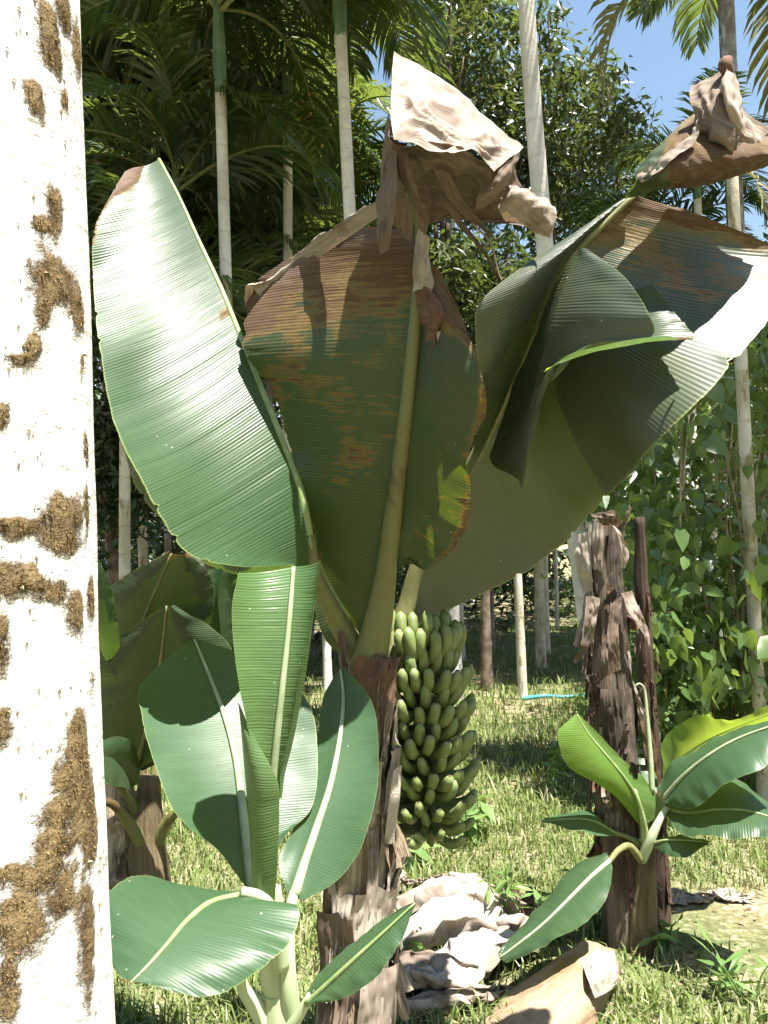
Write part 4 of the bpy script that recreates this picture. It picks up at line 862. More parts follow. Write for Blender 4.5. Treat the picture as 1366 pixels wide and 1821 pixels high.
def palm(label, base, top, r, nf, seed, bark='palm_bark', scale=1.0, group=None, shaft=.9, fruit=0, name='areca_palm', bend=.0, midp=None):
    rr = random.Random(seed); base = Vector(base); top = Vector(top)
    o = empty(name, base); tag(o, label, 'palm tree', group)
    mid = (base + top) * .5 + Vector((rr.uniform(-1, 1) * bend, rr.uniform(-1, 1) * bend, 0))
    mid = midp or mid
    n = max(30, int((top - base).length * 10)); n += n % 2
    c = cr([base - Vector((0, 0, .15)), base.lerp(mid, .5) + (mid - (base + top) * .5) * .3, mid, mid.lerp(top, .5) + (mid - (base + top) * .5) * .3, top], n); V, F = [], []; seg = 14
    for i, p in enumerate(c):
        t = i / (n - 1); q = r * (1.12 - .2 * t) * (1 + .35 * math.exp(-t * 30)) * (1.012 if i % 2 else .994)
        for k in range(seg):
            th = 2 * math.pi * k / seg
            V.append(p + Vector((math.cos(th), math.sin(th), 0)) * q * (1 + .04 * noise.noise((math.cos(th), math.sin(th), p.z * 2 + seed))))
    for i in range(n - 1):
        for k in range(seg): F.append((i * seg + k, i * seg + (k + 1) % seg, (i + 1) * seg + (k + 1) % seg, (i + 1) * seg + k))
    mesh('trunk', V, F, M[bark], o)
    ax = (top - mid).normalized()
    if nf:
        st = top + ax * shaft * scale
        tube('crownshaft', [top - ax * .05, top + ax * .3 * scale, st], [r * .92, r * 1.15, r * .6], M['crownshaft'], o, 12, 12)
        for i in range(nf):
            az = i * 2.39996 + rr.uniform(-.3, .3); lev = i / max(1, nf - 1)
            me = FR[min(3, int(lev * 4 + rr.uniform(-.4, .4))) if lev < 1 else 3] if not (lev > .93 and rr.random() < .4) else FRY
            q = bpy.data.objects.new('frond', me); COL.objects.link(q); q.parent = o
            q.matrix_parent_inverse = Matrix.Translation(-base)
            s = scale * rr.uniform(.85, 1.15)
            q.matrix_basis = Matrix.Translation(st - ax * lev * .25 * scale) @ Matrix.Rotation(az, 4, 'Z') @ Matrix.Rotation(R(rr.uniform(-8, 10)), 4, 'Y') @ Matrix.Rotation(R(rr.uniform(-25, 25)), 4, 'X') @ Matrix.Diagonal((s, s, s, 1))
    for i in range(fruit):
        az = rr.uniform(0, 6.28); nuts(o, top + Vector((math.cos(az) * .22, math.sin(az) * .22, -.1)), seed + i)
    return o
def palm_px(label, xb, yb, xt, yt, depth, r, nf, seed, **kw):
    """trunk seen between two photo points at one distance; its foot goes to the ground"""
    a, t = P(xb, yb, depth), P(xt, yt, depth)
    ax = (t - a).normalized(); k = (a.z - gz(a.x, a.y)) / max(.2, ax.z); bs = a - ax * k; bs.z = gz(bs.x, bs.y)
    return palm(label, bs, t, r, nf, seed, **kw)
palm_px('slender palm trunk ringed green near its top, left of the folded dead leaf', 622, 380, 606, 60, 7.8, .062, 12, 1, shaft=1.0, scale=1.05)
palm_px('palm with a dark upper trunk lit pale below, left of the ringed green trunk', 512, 470, 512, 190, 9.5, .058, 13, 2, bark='palm_bark', fruit=2)
palm('thick sunlit white palm trunk rising past the folded dead leaf', G(1092, 1400), P(922, -430, 6.2), .068, 6, 3, midp=P(972, 470, 6.25))
palm_px('pale palm trunk at the right edge rising out of the vines', 1338, 1010, 1302, 310, 5.2, .040, 0, 4, bark='palm_bark_moss', bend=.03)
palm_px('mossy palm trunk standing alone left of the shaded banana leaves', 222, 1010, 222, 700, 8.6, .060, 11, 5, bark='palm_bark_moss', fruit=2)
palm_px('slim pale palm trunk on the grass left of the brown banana stem', 930, 1238, 918, 960, 10.6, .058, 0, 6, bark='palm_bark_moss')
palm_px('twin palm trunk, thicker and front one, beyond the lit grass', 962, 1188, 955, 860, 14, .085, 9, 7, bark='palm_bark_moss')
palm_px('twin palm trunk, thinner and paler one behind, beyond the lit grass', 972, 1150, 966, 840, 15.5, .062, 9, 8)
palm_px('dark lichen-spotted palm trunk directly behind the banana bunch', 812, 1250, 800, 960, 10.2, .085, 0, 9, bark='palm_bark_dark')
palm_px('bright narrow palm trunk beside the dark lichen-spotted trunk', 793, 1150, 786, 960, 13, .062, 8, 10)
palm_px('very thin far palm trunk between twin trunks and brown stem', 991, 1108, 986, 900, 19, .045, 7, 11, scale=.8)
palm_px('grey palm trunk behind the dead leaf strips in the centre', 806, 600, 796, 120, 15, .08, 12, 12, fruit=2)
palm_px('dark palm at the upper right corner with hanging fronds', 1304, 300, 1288, -70, 12.0, .125, 10, 13, bark='palm_bark_dark', scale=1.65, shaft=.5)
palm_px('short palm with spiky crown behind the drooping dead leaf tip', 1247, 500, 1240, 350, 12, .06, 11, 14, scale=.8, shaft=.5)
palm_px('small palm with feathery crown just right of the leafy tree', 1181, 640, 1176, 460, 13, .06, 11, 15, scale=.85, shaft=.4)
palm_px('palm with crown low behind the white trunk and broad leaf', 1041, 760, 1036, 560, 13.5, .06, 12, 16, scale=.9, shaft=.4)
palm_px('thin grey trunk rising from the vine thicket near the right edge', 1232, 760, 1222, 480, 9.5, .045, 0, 17)
palm_px('palm whose crown fills the left top beside the pale trunk', 240, 640, 226, 300, 10.5, .06, 16, 18, scale=1.25, fruit=2, bark='palm_bark_moss')
palm_px('palm leaning in behind the left leaf tip', 335, 740, 320, 450, 9.0, .058, 14, 19, scale=1.05)
palm_px('tall palm crown at the top left, higher than the frame edge', 402, 500, 392, 160, 8.0, .06, 15, 20, scale=1.15)
palm_px('palm crown between the two slender trunks', 566, 640, 560, 440, 12, .06, 13, 21, scale=1.1, fruit=1)
palm_px('palm crown hanging at the top right beyond the sky gap', 1440, 300, 1430, 0, 13.0, .08, 12, 22, scale=1.6)
palm_px('palm with low fronds left of the folded dead leaf', 455, 840, 450, 600, 10.5, .06, 13, 23, scale=1.0)
palm_px('palm with low fronds behind the left edge of the glossy leaf', 163, 900, 160, 640, 10, .06, 13, 24, scale=1.0)
bgp = random.Random(77)
gp = 'palms of the dark stand behind'
for i, (x, y, d, lab) in enumerate([
        (175, 30, 11, 'dark palm crown hard against the top of the pale trunk'), (285, 250, 13, 'dark palm crown directly above the tip of the glossy leaf'),
        (350, 60, 12, 'palm crown high above the glossy leaf, near the top edge'), (470, 140, 13, 'palm crown just left of the dark-topped slender trunk'),
        (430, 330, 15, 'shadowed palm crown right of the glossy leaf tip'), (190, 400, 14, 'shadowed palm low between the pale trunk and the glossy leaf'),
        (655, 330, 14, 'palm crown touching the left side of the folded dead leaf'), (760, 430, 16, 'palm half hidden behind the middle old leaf'),
        (860, 380, 16, 'palm behind the dangling dead leaf strips'), (1090, 470, 15, 'palm low behind the fold of the huge right leaf'),
        (1345, 470, 12, 'palm below the drooping dead tip at the right edge'), (1250, 420, 15, 'palm seen under the drooping dead leaf tip'),
        (380, 480, 17, 'far palm between glossy leaf and middle old leaf'), (540, 400, 16, 'far palm low between the two slender trunks')]):
    palm_px('areca ' + lab, x + 6, y + 430, x, y + 210, d, .055, 16, 100 + i, group=gp, scale=bgp.uniform(1.15, 1.5), shaft=.4, bark='palm_bark_dark', fruit=1 if i % 4 == 0 else 0)
palm('unseen tall palm added outside the right edge to shade the vines', (5.0, 3.4, gz(5.0, 3.4)), (4.9, 3.3, 8.4), .07, 14, 301, scale=.95)  # out-of-view palm, added so its crown shades the upper thicket

# ================================================================== leaf scatter helper
def leaves_np(C, size, asp, nr, droop=.3, fold=.25, up_bias=.6, heart=False):
    """C (n,3) centres -> verts/faces/tones of small folded leaves"""
    n = len(C); s = size * nr.uniform(.65, 1.25, n)
    az = nr.uniform(0, 2 * np.pi, n); el = nr.normal(-droop, .45, n)
    d = np.stack([np.cos(az) * np.cos(el), np.sin(az) * np.cos(el), np.sin(el)], 1)
    nv = nr.normal(0, .6, (n, 3)); nv[:, 2] += up_bias
    sd = np.cross(d, nv); sd /= np.linalg.norm(sd, axis=1, keepdims=True) + 1e-9
    nn = np.cross(sd, d)
    L = d * s[:, None]; W = sd * (s * asp)[:, None]; U = nn * (s * asp * fold)[:, None]
    if heart:
        pts_ = [(-.03, 0, 0), (-.10, .55, .6), (.22, 1.0, 1.0), (.62, .66, .6), (1.08, 0, -.4), (.62, -.66, .6), (.22, -1.0, 1.0), (-.10, -.55, .6), (.35, 0, 0)]
        V = np.stack([C + L * a + W * b_ + U * c_ for a, b_, c_ in pts_], 1)
        idx = np.array([(8, 0, 1), (8, 1, 2), (8, 2, 3), (8, 3, 4), (8, 4, 5), (8, 5, 6), (8, 6, 7), (8, 7, 0)])
    else:
        pts_ = [(0, 0, 0), (.45, .5, .5), (1, 0, -.5), (.45, -.5, .5), (.5, 0, 0)]
        V = np.stack([C + L * a + W * b_ + U * c_ for a, b_, c_ in pts_], 1)
        idx = np.array([(0, 4, 1), (4, 2, 1), (0, 3, 4), (4, 3, 2)])
    k = V.shape[1]; F = (np.arange(n)[:, None, None] * k + idx[None]).reshape(-1, 3)
    T = np.repeat(np.clip(nr.normal(.45, .24, n), 0, 1), k)
    return V.reshape(-1, 3), F, T
def clumps(nr, n_cl, per, boxlo, boxhi, rad, shape=None):
    out = []
    lo, hi = np.array(boxlo), np.array(boxhi)
    while len(out) < n_cl:
        c = lo + (hi - lo) * nr.uniform(0, 1, 3)
        if shape is not None and not shape(c): continue
        out.append(c + np.clip(nr.normal(0, 1, (per, 3)), -1.5, 1.5) * rad * nr.uniform(.6, 1.3) * np.array([1, 1, .6]))
    return np.concatenate(out)

# ---- leafy tree behind the white palm trunk
def tree(label, base, height, crown_c, crown_r, n_cl, per, leaf, asp, seed, mat='tree_leaf', limbs=7, droop=.5, group=None, rad=.28):
    nr = np.random.default_rng(seed); rr = random.Random(seed); base = Vector(base); cc = Vector(crown_c)
    o = empty('leafy_tree', base); tag(o, label, 'tree', group)
    fork = Vector((base.x * .6 + cc.x * .4, base.y * .6 + cc.y * .4, height * .45))
    tube('trunk', [base - Vector((0, 0, .2)), base.lerp(fork, .5), fork, fork.lerp(cc, .6), cc], [.10, .08, .065, .05, .02], M['limb'], o, 10, 30, rough=.15, seed=seed)
    cents = []
    for i in range(n_cl):
        v = nr.normal(0, 1, 3); v /= np.linalg.norm(v); q = v * (nr.uniform(.25, 1) ** .6) * np.array(crown_r)
        cents.append(np.array(cc) + q)
    for i in range(limbs):
        e = Vector(cents[i * (n_cl // limbs)]); s = fork.lerp(cc, rr.uniform(0, .8)); m = s.lerp(e, .5) + Vector((0, 0, .25))
        tube('branch', [s, m, e], [.06, .04, .012], M['limb'], o, 6, 12)
    C = np.concatenate([c + np.clip(nr.normal(0, 1, (per, 3)), -1.35, 1.35) * rad * nr.uniform(.6, 1.4) * np.array([1, 1, .7]) for c in cents])
    V, F, T = leaves_np(C, leaf, asp, nr, droop, .3, .7)
    npmesh('crown', V, F, M[mat], o, False, {'tone': T})
    return o
def at_ground(px, d):
    p = P(px, 1100, d); return (p.x, p.y, gz(p.x, p.y))
tree('broad leafy tree with drooping small leaves against the blue sky', at_ground(1085, 16), 8, P(950, 235, 16), (2.0, 1.6, 2.5), 130, 60, .24, .34, 5, rad=.32)
tree('dark leafy tree lower down between white trunk and dead leaf tip', at_ground(1110, 18), 6, P(1060, 330, 18), (1.5, 1.4, 1.6), 70, 50, .23, .34, 6, rad=.25)
tree('small-leaved tree behind the centre leaf gap below dead strips', at_ground(860, 12), 4, P(850, 500, 12), (.95, .9, 1.3), 50, 40, .19, .30, 7, rad=.2)
tree('dark shrub-like tree behind the folded dead leaf at the top', at_ground(780, 14), 9, P(800, 60, 14), (.9, 1.0, 1.2), 26, 50, .2, .34, 8, rad=.3)
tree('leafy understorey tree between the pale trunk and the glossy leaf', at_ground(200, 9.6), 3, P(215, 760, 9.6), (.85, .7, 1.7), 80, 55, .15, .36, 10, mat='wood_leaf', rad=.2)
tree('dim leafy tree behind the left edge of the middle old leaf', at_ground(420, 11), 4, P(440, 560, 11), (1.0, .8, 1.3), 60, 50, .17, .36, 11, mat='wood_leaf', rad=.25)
tree('bushy tree at the far right edge beneath palm crowns', at_ground(1380, 12), 4, P(1350, 560, 12), (1.0, 1.0, 1.1), 60, 50, .18, .4, 9, rad=.25)

# ---- far woodland mass
nr = np.random.default_rng(3)
def wood_h(c):
    x = c[0] / c[1]                                            # bearing
    top = 8.2 if x < .05 else (9.0 if x < .22 else 7.2)
    return c[2] < top * (c[1] / 24) + .9 * math.sin(c[0] * 1.3) + .6 * math.sin(c[0] * 3.1)
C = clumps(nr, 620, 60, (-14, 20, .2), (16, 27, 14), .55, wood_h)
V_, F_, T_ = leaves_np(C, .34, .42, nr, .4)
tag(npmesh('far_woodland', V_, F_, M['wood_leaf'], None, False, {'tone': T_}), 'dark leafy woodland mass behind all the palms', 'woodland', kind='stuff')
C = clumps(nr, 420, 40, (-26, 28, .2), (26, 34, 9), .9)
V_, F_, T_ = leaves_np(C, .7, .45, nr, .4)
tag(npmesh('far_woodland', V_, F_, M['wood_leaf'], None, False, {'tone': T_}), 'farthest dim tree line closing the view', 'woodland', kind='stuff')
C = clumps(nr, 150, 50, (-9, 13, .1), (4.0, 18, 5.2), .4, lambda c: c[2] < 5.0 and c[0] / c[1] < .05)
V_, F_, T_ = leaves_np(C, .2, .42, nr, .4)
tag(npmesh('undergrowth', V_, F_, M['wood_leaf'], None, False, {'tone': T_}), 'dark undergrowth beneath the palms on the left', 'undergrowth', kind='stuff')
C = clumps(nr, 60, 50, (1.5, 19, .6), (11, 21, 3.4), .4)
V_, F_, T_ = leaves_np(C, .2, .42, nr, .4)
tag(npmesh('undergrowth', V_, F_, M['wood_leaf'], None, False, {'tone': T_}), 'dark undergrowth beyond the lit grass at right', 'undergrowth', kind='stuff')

# ---- vine thicket at the right
VB = G(1290, 1330)
VT = empty('vine_thicket', VB); tag(VT, 'thicket of heart-leaved climbing vines at the right, lit at its foot', 'vines')
nr = np.random.default_rng(8)
def heart_mesh():
    V, F, T = leaves_np(np.zeros((1, 3)), 1.0, .42, np.random.default_rng(1), 0, .22, .9, True)
    return V, F
def vine_pts(n, x0, x1, y0, y1, d0, d1, nr):
    out = []
    for _ in range(n):
        px, py, d = nr.uniform(x0, x1), nr.uniform(y0, y1), nr.uniform(d0, d1)
        p = P(px, py, d)
        if p.z > gz(p.x, p.y) + .06: out.append(tuple(p))
    return np.array(out)
# single leaves that can be told apart
hm = []
for i in range(6):
    V_, F_, T_ = leaves_np(np.zeros((1, 3)), .125, .44, np.random.default_rng(20 + i), .9, .22, .5, True)
    me = bpy.data.meshes.new('leaf'); me.from_pydata([tuple(v) for v in V_], [], [tuple(map(int, f)) for f in F_]); me.materials.append(M['vine_leaf'])
    at = me.attributes.new('tone', 'FLOAT', 'POINT'); at.data.foreach_set('value', [.15 + .14 * i] * len(V_)); me.polygons.foreach_set('use_smooth', [True] * len(me.polygons)); hm.append(me)
rr = random.Random(12)
vcl = [(rr.uniform(1180, 1375), rr.uniform(1000, 1270), rr.uniform(4.7, 5.3), 0) for _ in range(24)] + [(rr.uniform(1110, 1375), rr.uniform(640, 980), rr.uniform(4.9, 5.8), 1) for _ in range(14)]
made = 0
while made < 285:
    cx, cy, d, up_ = rr.choice(vcl)
    p = P(cx + rr.gauss(0, 26), cy + rr.gauss(0, 36), d + rr.gauss(0, .12))
    if p.z < gz(p.x, p.y) + .08: continue
    q = bpy.data.objects.new('leaf', hm[made % 6]); COL.objects.link(q); q.parent = VT; made += 1
    q.matrix_parent_inverse = Matrix.Translation(-VB); s = rr.uniform(.5, 1.2)
    q.matrix_basis = Matrix.Translation(p) @ Matrix.Rotation(rr.uniform(0, 6.28), 4, 'Z') @ Matrix.Rotation(rr.uniform(-.6, .6), 4, 'X') @ Matrix.Rotation(rr.uniform(-.5, .5), 4, 'Y') @ Matrix.Diagonal((s, s, s, 1))
def vine_clumps(n_cl, per, x0, x1, y0, y1, d0, d1, sp):
    out = []
    for _ in range(n_cl):
        cx, cy, d = nr.uniform(x0, x1), nr.uniform(y0, y1), nr.uniform(d0, d1)
        c = P(cx, cy, d)
        for _ in range(per):
            p = c + Vector(nr.normal(0, 1, 3)) * sp
            if p.z > gz(p.x, p.y) + .05: out.append(tuple(p))
    return np.array(out)
C = np.concatenate([vine_clumps(64, 30, 1130, 1420, 930, 1340, 5.1, 6.6, .15), vine_clumps(52, 30, 1090, 1430, 590, 980, 5.6, 7.2, .2)])
V_, F_, T_ = leaves_np(C, .10, .44, nr, .8, .22, .5, True)
npmesh('foliage', V_, F_, M['vine_leaf'], VT, False, {'tone': T_})['kind'] = 'stuff'
C = vine_clumps(70, 50, 1080, 1480, 560, 1150, 7.5, 9.5, .3)
V_, F_, T_ = leaves_np(C, .13, .42, nr, .5)
tag(npmesh('undergrowth', V_, F_, M['wood_leaf'], None, False, {'tone': T_}), 'shaded thicket deep behind the climbing vines', 'undergrowth', kind='stuff')
for i in range(16):
    x = rr.uniform(1130, 1390); d = rr.uniform(5.1, 6.4)
    b0 = P(x, 1200, d); b0.z = gz(b0.x, b0.y); t0 = P(x + rr.uniform(-30, 30), rr.uniform(650, 950), d)
    tube('vine_stem', [b0, b0.lerp(t0, .4) + Vector((rr.uniform(-.1, .1), 0, 0)), b0.lerp(t0, .75) + Vector((rr.uniform(-.12, .12), 0, 0)), t0], [.012, .010, .008, .004], M['twig'], VT, 6, 24)
# shrub leaves low in front of the thicket
SB = empty('shrub', G(1180, 1330)); tag(SB, 'low leafy shrub between the dark dead stem and the vine thicket', 'shrub')
C = vine_pts(1900, 1110, 1260, 1080, 1370, 4.9, 5.8, nr)
V_, F_, T_ = leaves_np(C, .085, .36, nr, .3)
npmesh('foliage', V_, F_, M['shrub_leaf'], SB, False, {'tone': T_})
for i in range(7):
    x = 1130 + i * 18; b0 = P(x, 1300, 5.3); b0.z = gz(b0.x, b0.y); t0 = P(x + rr.uniform(-20, 20), 1130, 5.3)
    tube('stem', [b0, b0.lerp(t0, .5) + Vector((rr.uniform(-.06, .06), 0, 0)), t0], [.008, .006, .003], M['twig'], SB, 6, 12)

# ================================================================== things on the ground
def fallen(label, grid, mat, seed, crumple=.02, fold=.012, ff=6, group=None, name='dry_banana_leaf'):
    ps = [P(*c) for r in grid for c in r]; ctr = sum(ps, Vector()) / len(ps); ctr.z = gz(ctr.x, ctr.y)
    o = patch(name, None, M[mat], grid, 44, 34, crumple, 7, seed, fold, ff, thick=.003)
    tag(o, label, 'dry leaf', group); return o
def gp_(px, py, h):
    """photo point lying h above the ground"""
    d = ray(px, py); t = (CAM.z - (h + .0)) / -d.z
    p = CAM + d * t
    return (px, py, (p - CAM).dot(_f))
def gg(rows): return [[gp_(*c) for c in r] for r in rows]
def curl_leaf(label, px, py, L, W, az, curl, mat, seed, lift=.03, arch=.05, twist=.4, name='dry_banana_leaf'):
    c = G(px, py); rr = random.Random(seed); a = R(az); d = Vector((math.cos(a), math.sin(a), 0)); sd = Vector((-math.sin(a), math.cos(a), 0)); up = Vector((0, 0, 1))
    n, k = 46, 26; V, F, UV = [], [], []
    for i in range(n):
        u = i / (n - 1); x = (u - .5) * L; w_ = W * (.35 + .65 * math.sin(math.pi * (.12 + .8 * u)) ** .7)
        cu = curl * (1 + .5 * noise.noise((u * 3, seed, 1))); tw = twist * (u - .5) + .35 * noise.noise((u * 2.5, seed, 4))
        rad_ = w_ / max(.2, abs(cu) * 2)
        for j in range(k):
            v = j / (k - 1) * 2 - 1; th = cu * v + tw
            yy = rad_ * math.sin(th) * (1 if cu > 0 else 1); zz = (rad_ * (1 - math.cos(th))) if cu > 0 else -(rad_ * (1 - math.cos(th))) + rad_ * (1 - math.cos(abs(cu)))
            q = Vector((u * 5 + seed, v * 1.6, seed * .7))
            zz += lift + arch * math.sin(math.pi * u) + .030 * W / .3 * (noise.noise(q * .6) + .25 * noise.noise(q * 1.6))
            zz += .004 * math.sin(55 * u + 5 * v * v) + .012 * max(0, math.sin(3.2 * v + 3 * noise.noise((u * 2, v, seed)))) ** 3
            yy += .03 * noise.noise(q * 1.7 + Vector((3, 0, 0))); xx = x + .05 * noise.noise((v * 2.5, u * 9, seed)) * (1 if 0 < i < n - 1 else 1.6)
            p = c + d * xx + sd * yy; p.z = max(gz(p.x, p.y) + .004, c.z + zz); V.append(p); UV.append((v, u * L))
    for i in range(n - 1):
        for j in range(k - 1): F.append((i * k + j, (i + 1) * k + j, (i + 1) * k + j + 1, i * k + j + 1))
    o = mesh(name, V, F, M[mat], None, True, UV); md = o.modifiers.new('thickness', 'SOLIDIFY'); md.thickness = .002
    return tag(o, label, 'dry leaf')
curl_leaf('large bleached dry banana leaf rolled up on the grass under the bunch', 825, 1690, .62, .34, 20, 1.5, 'dry_pale', 3, .02, .05)
curl_leaf('bleached dry leaf arching over behind the large rolled one', 815, 1640, .55, .26, -8, -1.2, 'dry', 5, .03, .10)
curl_leaf('brown-tipped dry leaf standing up at the rear of the leaf pile', 790, 1615, .36, .18, 120, 1.9, 'dry', 7, .02, .05, 1.0)
curl_leaf('bleached dry leaf lying lengthwise in the middle of the leaf pile', 850, 1745, .60, .28, 35, -1.0, 'dry_pale', 9, .03, .06, .8)
curl_leaf('curled pale leaf at the near end of the leaf pile', 745, 1790, .50, .26, 5, 1.7, 'dry', 11, .02, .04, .9)
curl_leaf('thin rolled brown leaf strip along the bottom edge of the pile', 800, 1815, .60, .12, 18, 2.2, 'dry', 13, .02, .02, .5)
curl_leaf('shrivelled dry leaf between the peeling stem and the leaf pile', 715, 1700, .34, .18, 70, 1.6, 'dry', 15, .02, .04, .8)
curl_leaf('pale dry leaf scrap pinned under the narrow sucker leaf', 715, 1760, .34, .20, -20, -1.3, 'dry_pale', 17, .02, .04, .5)
curl_leaf('split dry leaf touching the tan palm sheath', 890, 1725, .40, .20, 50, 1.4, 'dry', 19, .02, .05, 1.2)
o = fallen('broad tan palm sheath lying at the bottom, right of the crumpled leaf', gg([
    [(850, 1830, .01), (900, 1770, .04), (960, 1725, .07), (1010, 1690, .10), (1050, 1672, .10), (1092, 1690, .02)],
    [(870, 1850, .04), (930, 1790, .10), (985, 1745, .14), (1030, 1715, .16), (1065, 1700, .14), (1098, 1710, .04)],
    [(930, 1890, .04), (985, 1840, .08), (1030, 1795, .10), (1062, 1762, .10), (1085, 1745, .08), (1100, 1735, .02)],
    [(980, 1920, .01), (1030, 1860, .02), (1062, 1815, .02), (1080, 1780, .02), (1092, 1760, .02), (1102, 1748, .01)]]), 'dry_tan', 13, .010, .006, 14, name='palm_sheath')
fallen('white curled inner edge of a dry sheath next to the tan one', gg([[(1035, 1715, .16), (1060, 1690, .16), (1090, 1695, .08)], [(1045, 1740, .17), (1072, 1725, .17), (1098, 1720, .07)], [(1060, 1775, .12), (1080, 1765, .12), (1096, 1750, .05)]]), 'dry_pale', 15, .012, .008, 4, name='palm_sheath')
curl_leaf('small scrap of dry leaf right of the peeling stem foot', 705, 1600, .20, .12, 40, 1.5, 'dry', 31)
curl_leaf('dark shrivelled leaf lump left of the low sucker leaf', 935, 1640, .22, .16, 100, 1.8, 'dry_dark', 33, .02, .06)
curl_leaf('flat bleached leaf scrap on bare soil right of the brown stem', 1205, 1610, .28, .12, 10, .6, 'dry', 35, .005, .01)
curl_leaf('bleached scrap farther right on the bare soil', 1285, 1600, .22, .10, -20, .6, 'dry', 37, .005, .01)

# garden hose
hp = [G(930, 1246), G(965, 1242), G(1005, 1243), G(1045, 1240), G(1100, 1236)]
hz = [p + Vector((0, 0, .03)) for p in hp]
tag(tube('garden_hose', hz, [.022] * 5, M['hose'], None, 8, 40), 'blue garden hose lying on the grass left of the brown banana stem', 'hose')

# weeds
def weed(label, px, py, h, n, seed, llen=.10, asp=.28, group=None):
    b0 = G(px, py); o = empty('weed', b0); tag(o, label, 'weed', group); rr = random.Random(seed); nr = np.random.default_rng(seed)
    C = []
    for i in range(4):
        t0 = b0 + Vector((rr.uniform(-.12, .12), rr.uniform(-.1, .1), h * rr.uniform(.7, 1.1)))
        tube('stem', [b0 + Vector((rr.uniform(-.02, .02), 0, -.01)), b0.lerp(t0, .5) + Vector((rr.uniform(-.02, .02), 0, .02)), t0], [.005, .004, .002], M['weed'], o, 5, 10)
        for k in range(n // 4): C.append(tuple(b0.lerp(t0, rr.uniform(.2, 1))))
    V_, F_, T_ = leaves_np(np.array(C), llen, asp, nr, .1, .3, .9)
    npmesh('foliage', V_, F_, M['weed'], o, False, {'tone': T_})
weed('leafy weed just in front of the tan palm sheath tip', 990, 1680, .22, 40, 1)
weed('weed with upright shoots at the foot of the brown stem', 1065, 1655, .20, 36, 2)
weed('pale weed rising beside the crumpled dry leaf', 895, 1660, .26, 36, 3)
weed('broad weed below the banana bunch', 830, 1500, .24, 40, 4, .16, .4)
weed('weed tucked between peeling stem and bunch bottom', 715, 1540, .26, 30, 5, .22, .4)
weed('dense green weed on the shaded grass left of the lime leaf', 985, 1420, .35, 60, 6)
weed('weed at the right of the sucker stem', 1185, 1690, .14, 30, 7)
weed('weed at the bottom right corner', 1330, 1790, .20, 30, 8, .12, .2)
weed('weed next to the crumpled leaf on its left', 705, 1735, .14, 30, 9)
weed('ferny weed by the hose', 1040, 1290, .35, 50, 10, .12, .2)

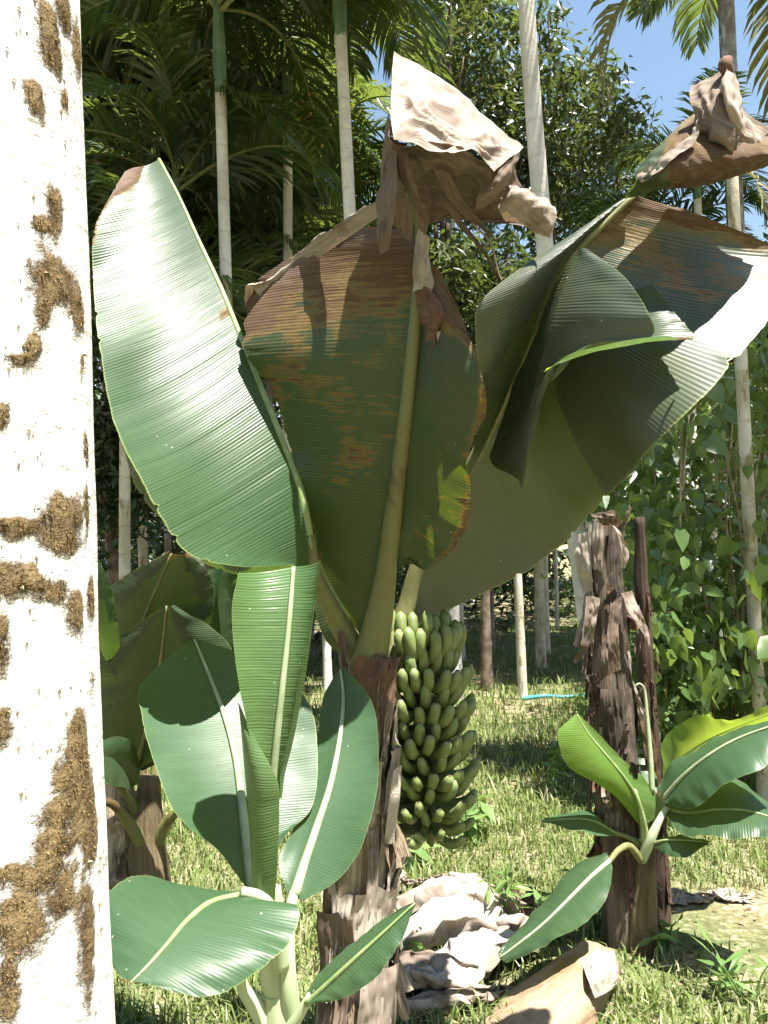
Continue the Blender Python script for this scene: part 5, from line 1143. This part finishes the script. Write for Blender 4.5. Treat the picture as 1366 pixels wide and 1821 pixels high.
# ================================================================== grass
nr = np.random.default_rng(5)
def blades(n, ylo, yhi, h, wdt, xmul=.62):
    y = ylo + (yhi - ylo) * nr.uniform(0, 1, n) ** 1.0; x = nr.uniform(-1, 1, n) * (y * xmul + .4)
    dens = np.array([noise.noise((a * .9, b_ * .9, 7)) + .5 * noise.noise((a * 3, b_ * 3, 9)) for a, b_ in zip(x, y)])
    bare = np.array([math.exp(-(((a - 1.75) / .75) ** 2 + ((b_ - 3.35) / .55) ** 2)) for a, b_ in zip(x, y)])
    keep = (dens - bare * 1.2) > nr.uniform(-.9, .15, n); x, y = x[keep], y[keep]; bare = bare[keep]; n = len(x)
    z = np.array([gz(a, b_) for a, b_ in zip(x, y)]) - .005
    hh = h * nr.uniform(.4, 1.3, n) * (1 - .6 * bare); az = nr.uniform(0, 2 * np.pi, n); lean = nr.uniform(.2, 1.1, n)
    d = np.stack([np.cos(az), np.sin(az), np.zeros(n)], 1); s = np.stack([-np.sin(az), np.cos(az), np.zeros(n)], 1) * (wdt * nr.uniform(.7, 1.3, n))[:, None]
    B = np.stack([x, y, z], 1); up = np.array([0, 0, 1.0])
    p1 = B + up * (hh * .55)[:, None] + d * (hh * lean * .25)[:, None]; p2 = B + up * (hh * (1 - .35 * lean))[:, None] + d * (hh * lean * .8)[:, None]
    V = np.stack([B - s, B + s, p1 + s * .8, p1 - s * .8, p2], 1).reshape(-1, 3)
    F = (np.arange(n)[:, None, None] * 5 + np.array([(0, 1, 2), (0, 2, 3), (3, 2, 4)])[None]).reshape(-1, 3)
    T = np.repeat(np.clip(nr.normal(.54, .27, n) + bare * .35, 0, 1), 5)
    return V, F, T
parts = [blades(46000, 2.0, 5.5, .10, .0042), blades(44000, 5.0, 10.5, .14, .0062), blades(26000, 10, 20, .17, .010)]
off = 0; VV, FF, TT = [], [], []
for v, f, t in parts: VV.append(v); FF.append(f + off); TT.append(t); off += len(v)
tag(npmesh('grass', np.concatenate(VV), np.concatenate(FF), M['grass'], None, False, {'tone': np.concatenate(TT)}), 'sunlit and shaded grass covering the grove floor', 'grass', kind='stuff')

# dead leaf litter and twigs among the grass
nr = np.random.default_rng(17)
n = 2600; y = 2.0 + 8 * nr.uniform(0, 1, n) ** 1.4; x = nr.uniform(-1, 1, n) * (y * .6 + .4)
C = np.stack([x, y, np.array([gz(a, b_) for a, b_ in zip(x, y)]) + nr.uniform(.006, .035, n)], 1)
V_, F_, T_ = leaves_np(C, .045, .32, nr, .05, .4, 1.2)
M['litter'] = foliage('leaf_litter', ((.09, .055, .03), (.20, .14, .09), (.33, .26, .19)), .05, (.2, .1, .03), .8, .1)
tag(npmesh('leaf_litter', V_, F_, M['litter'], None, False, {'tone': T_}), 'small brown dead leaves strewn through the grass', 'leaf litter', kind='stuff')

# unseen grove leaves beside and behind the viewpoint, added to cut sky fill
nr = np.random.default_rng(23); C = []
for k in range(330):
    a = R(nr.uniform(62, 298)); d = nr.uniform(8.5, 14.0); z = nr.uniform(.3, 8.5) * (d / 12)
    c = np.array([math.sin(a) * d, math.cos(a) * d, z]); C.append(c + nr.normal(0, 1, (46, 3)) * .62)
V_, F_, T_ = leaves_np(np.concatenate(C), .36, .42, nr, .4)
tag(npmesh('unseen_grove_ring', V_, F_, M['wood_leaf'], None, False, {'tone': T_}), 'unseen grove leaves added around the viewpoint to block sky light', 'woodland', kind='stuff')
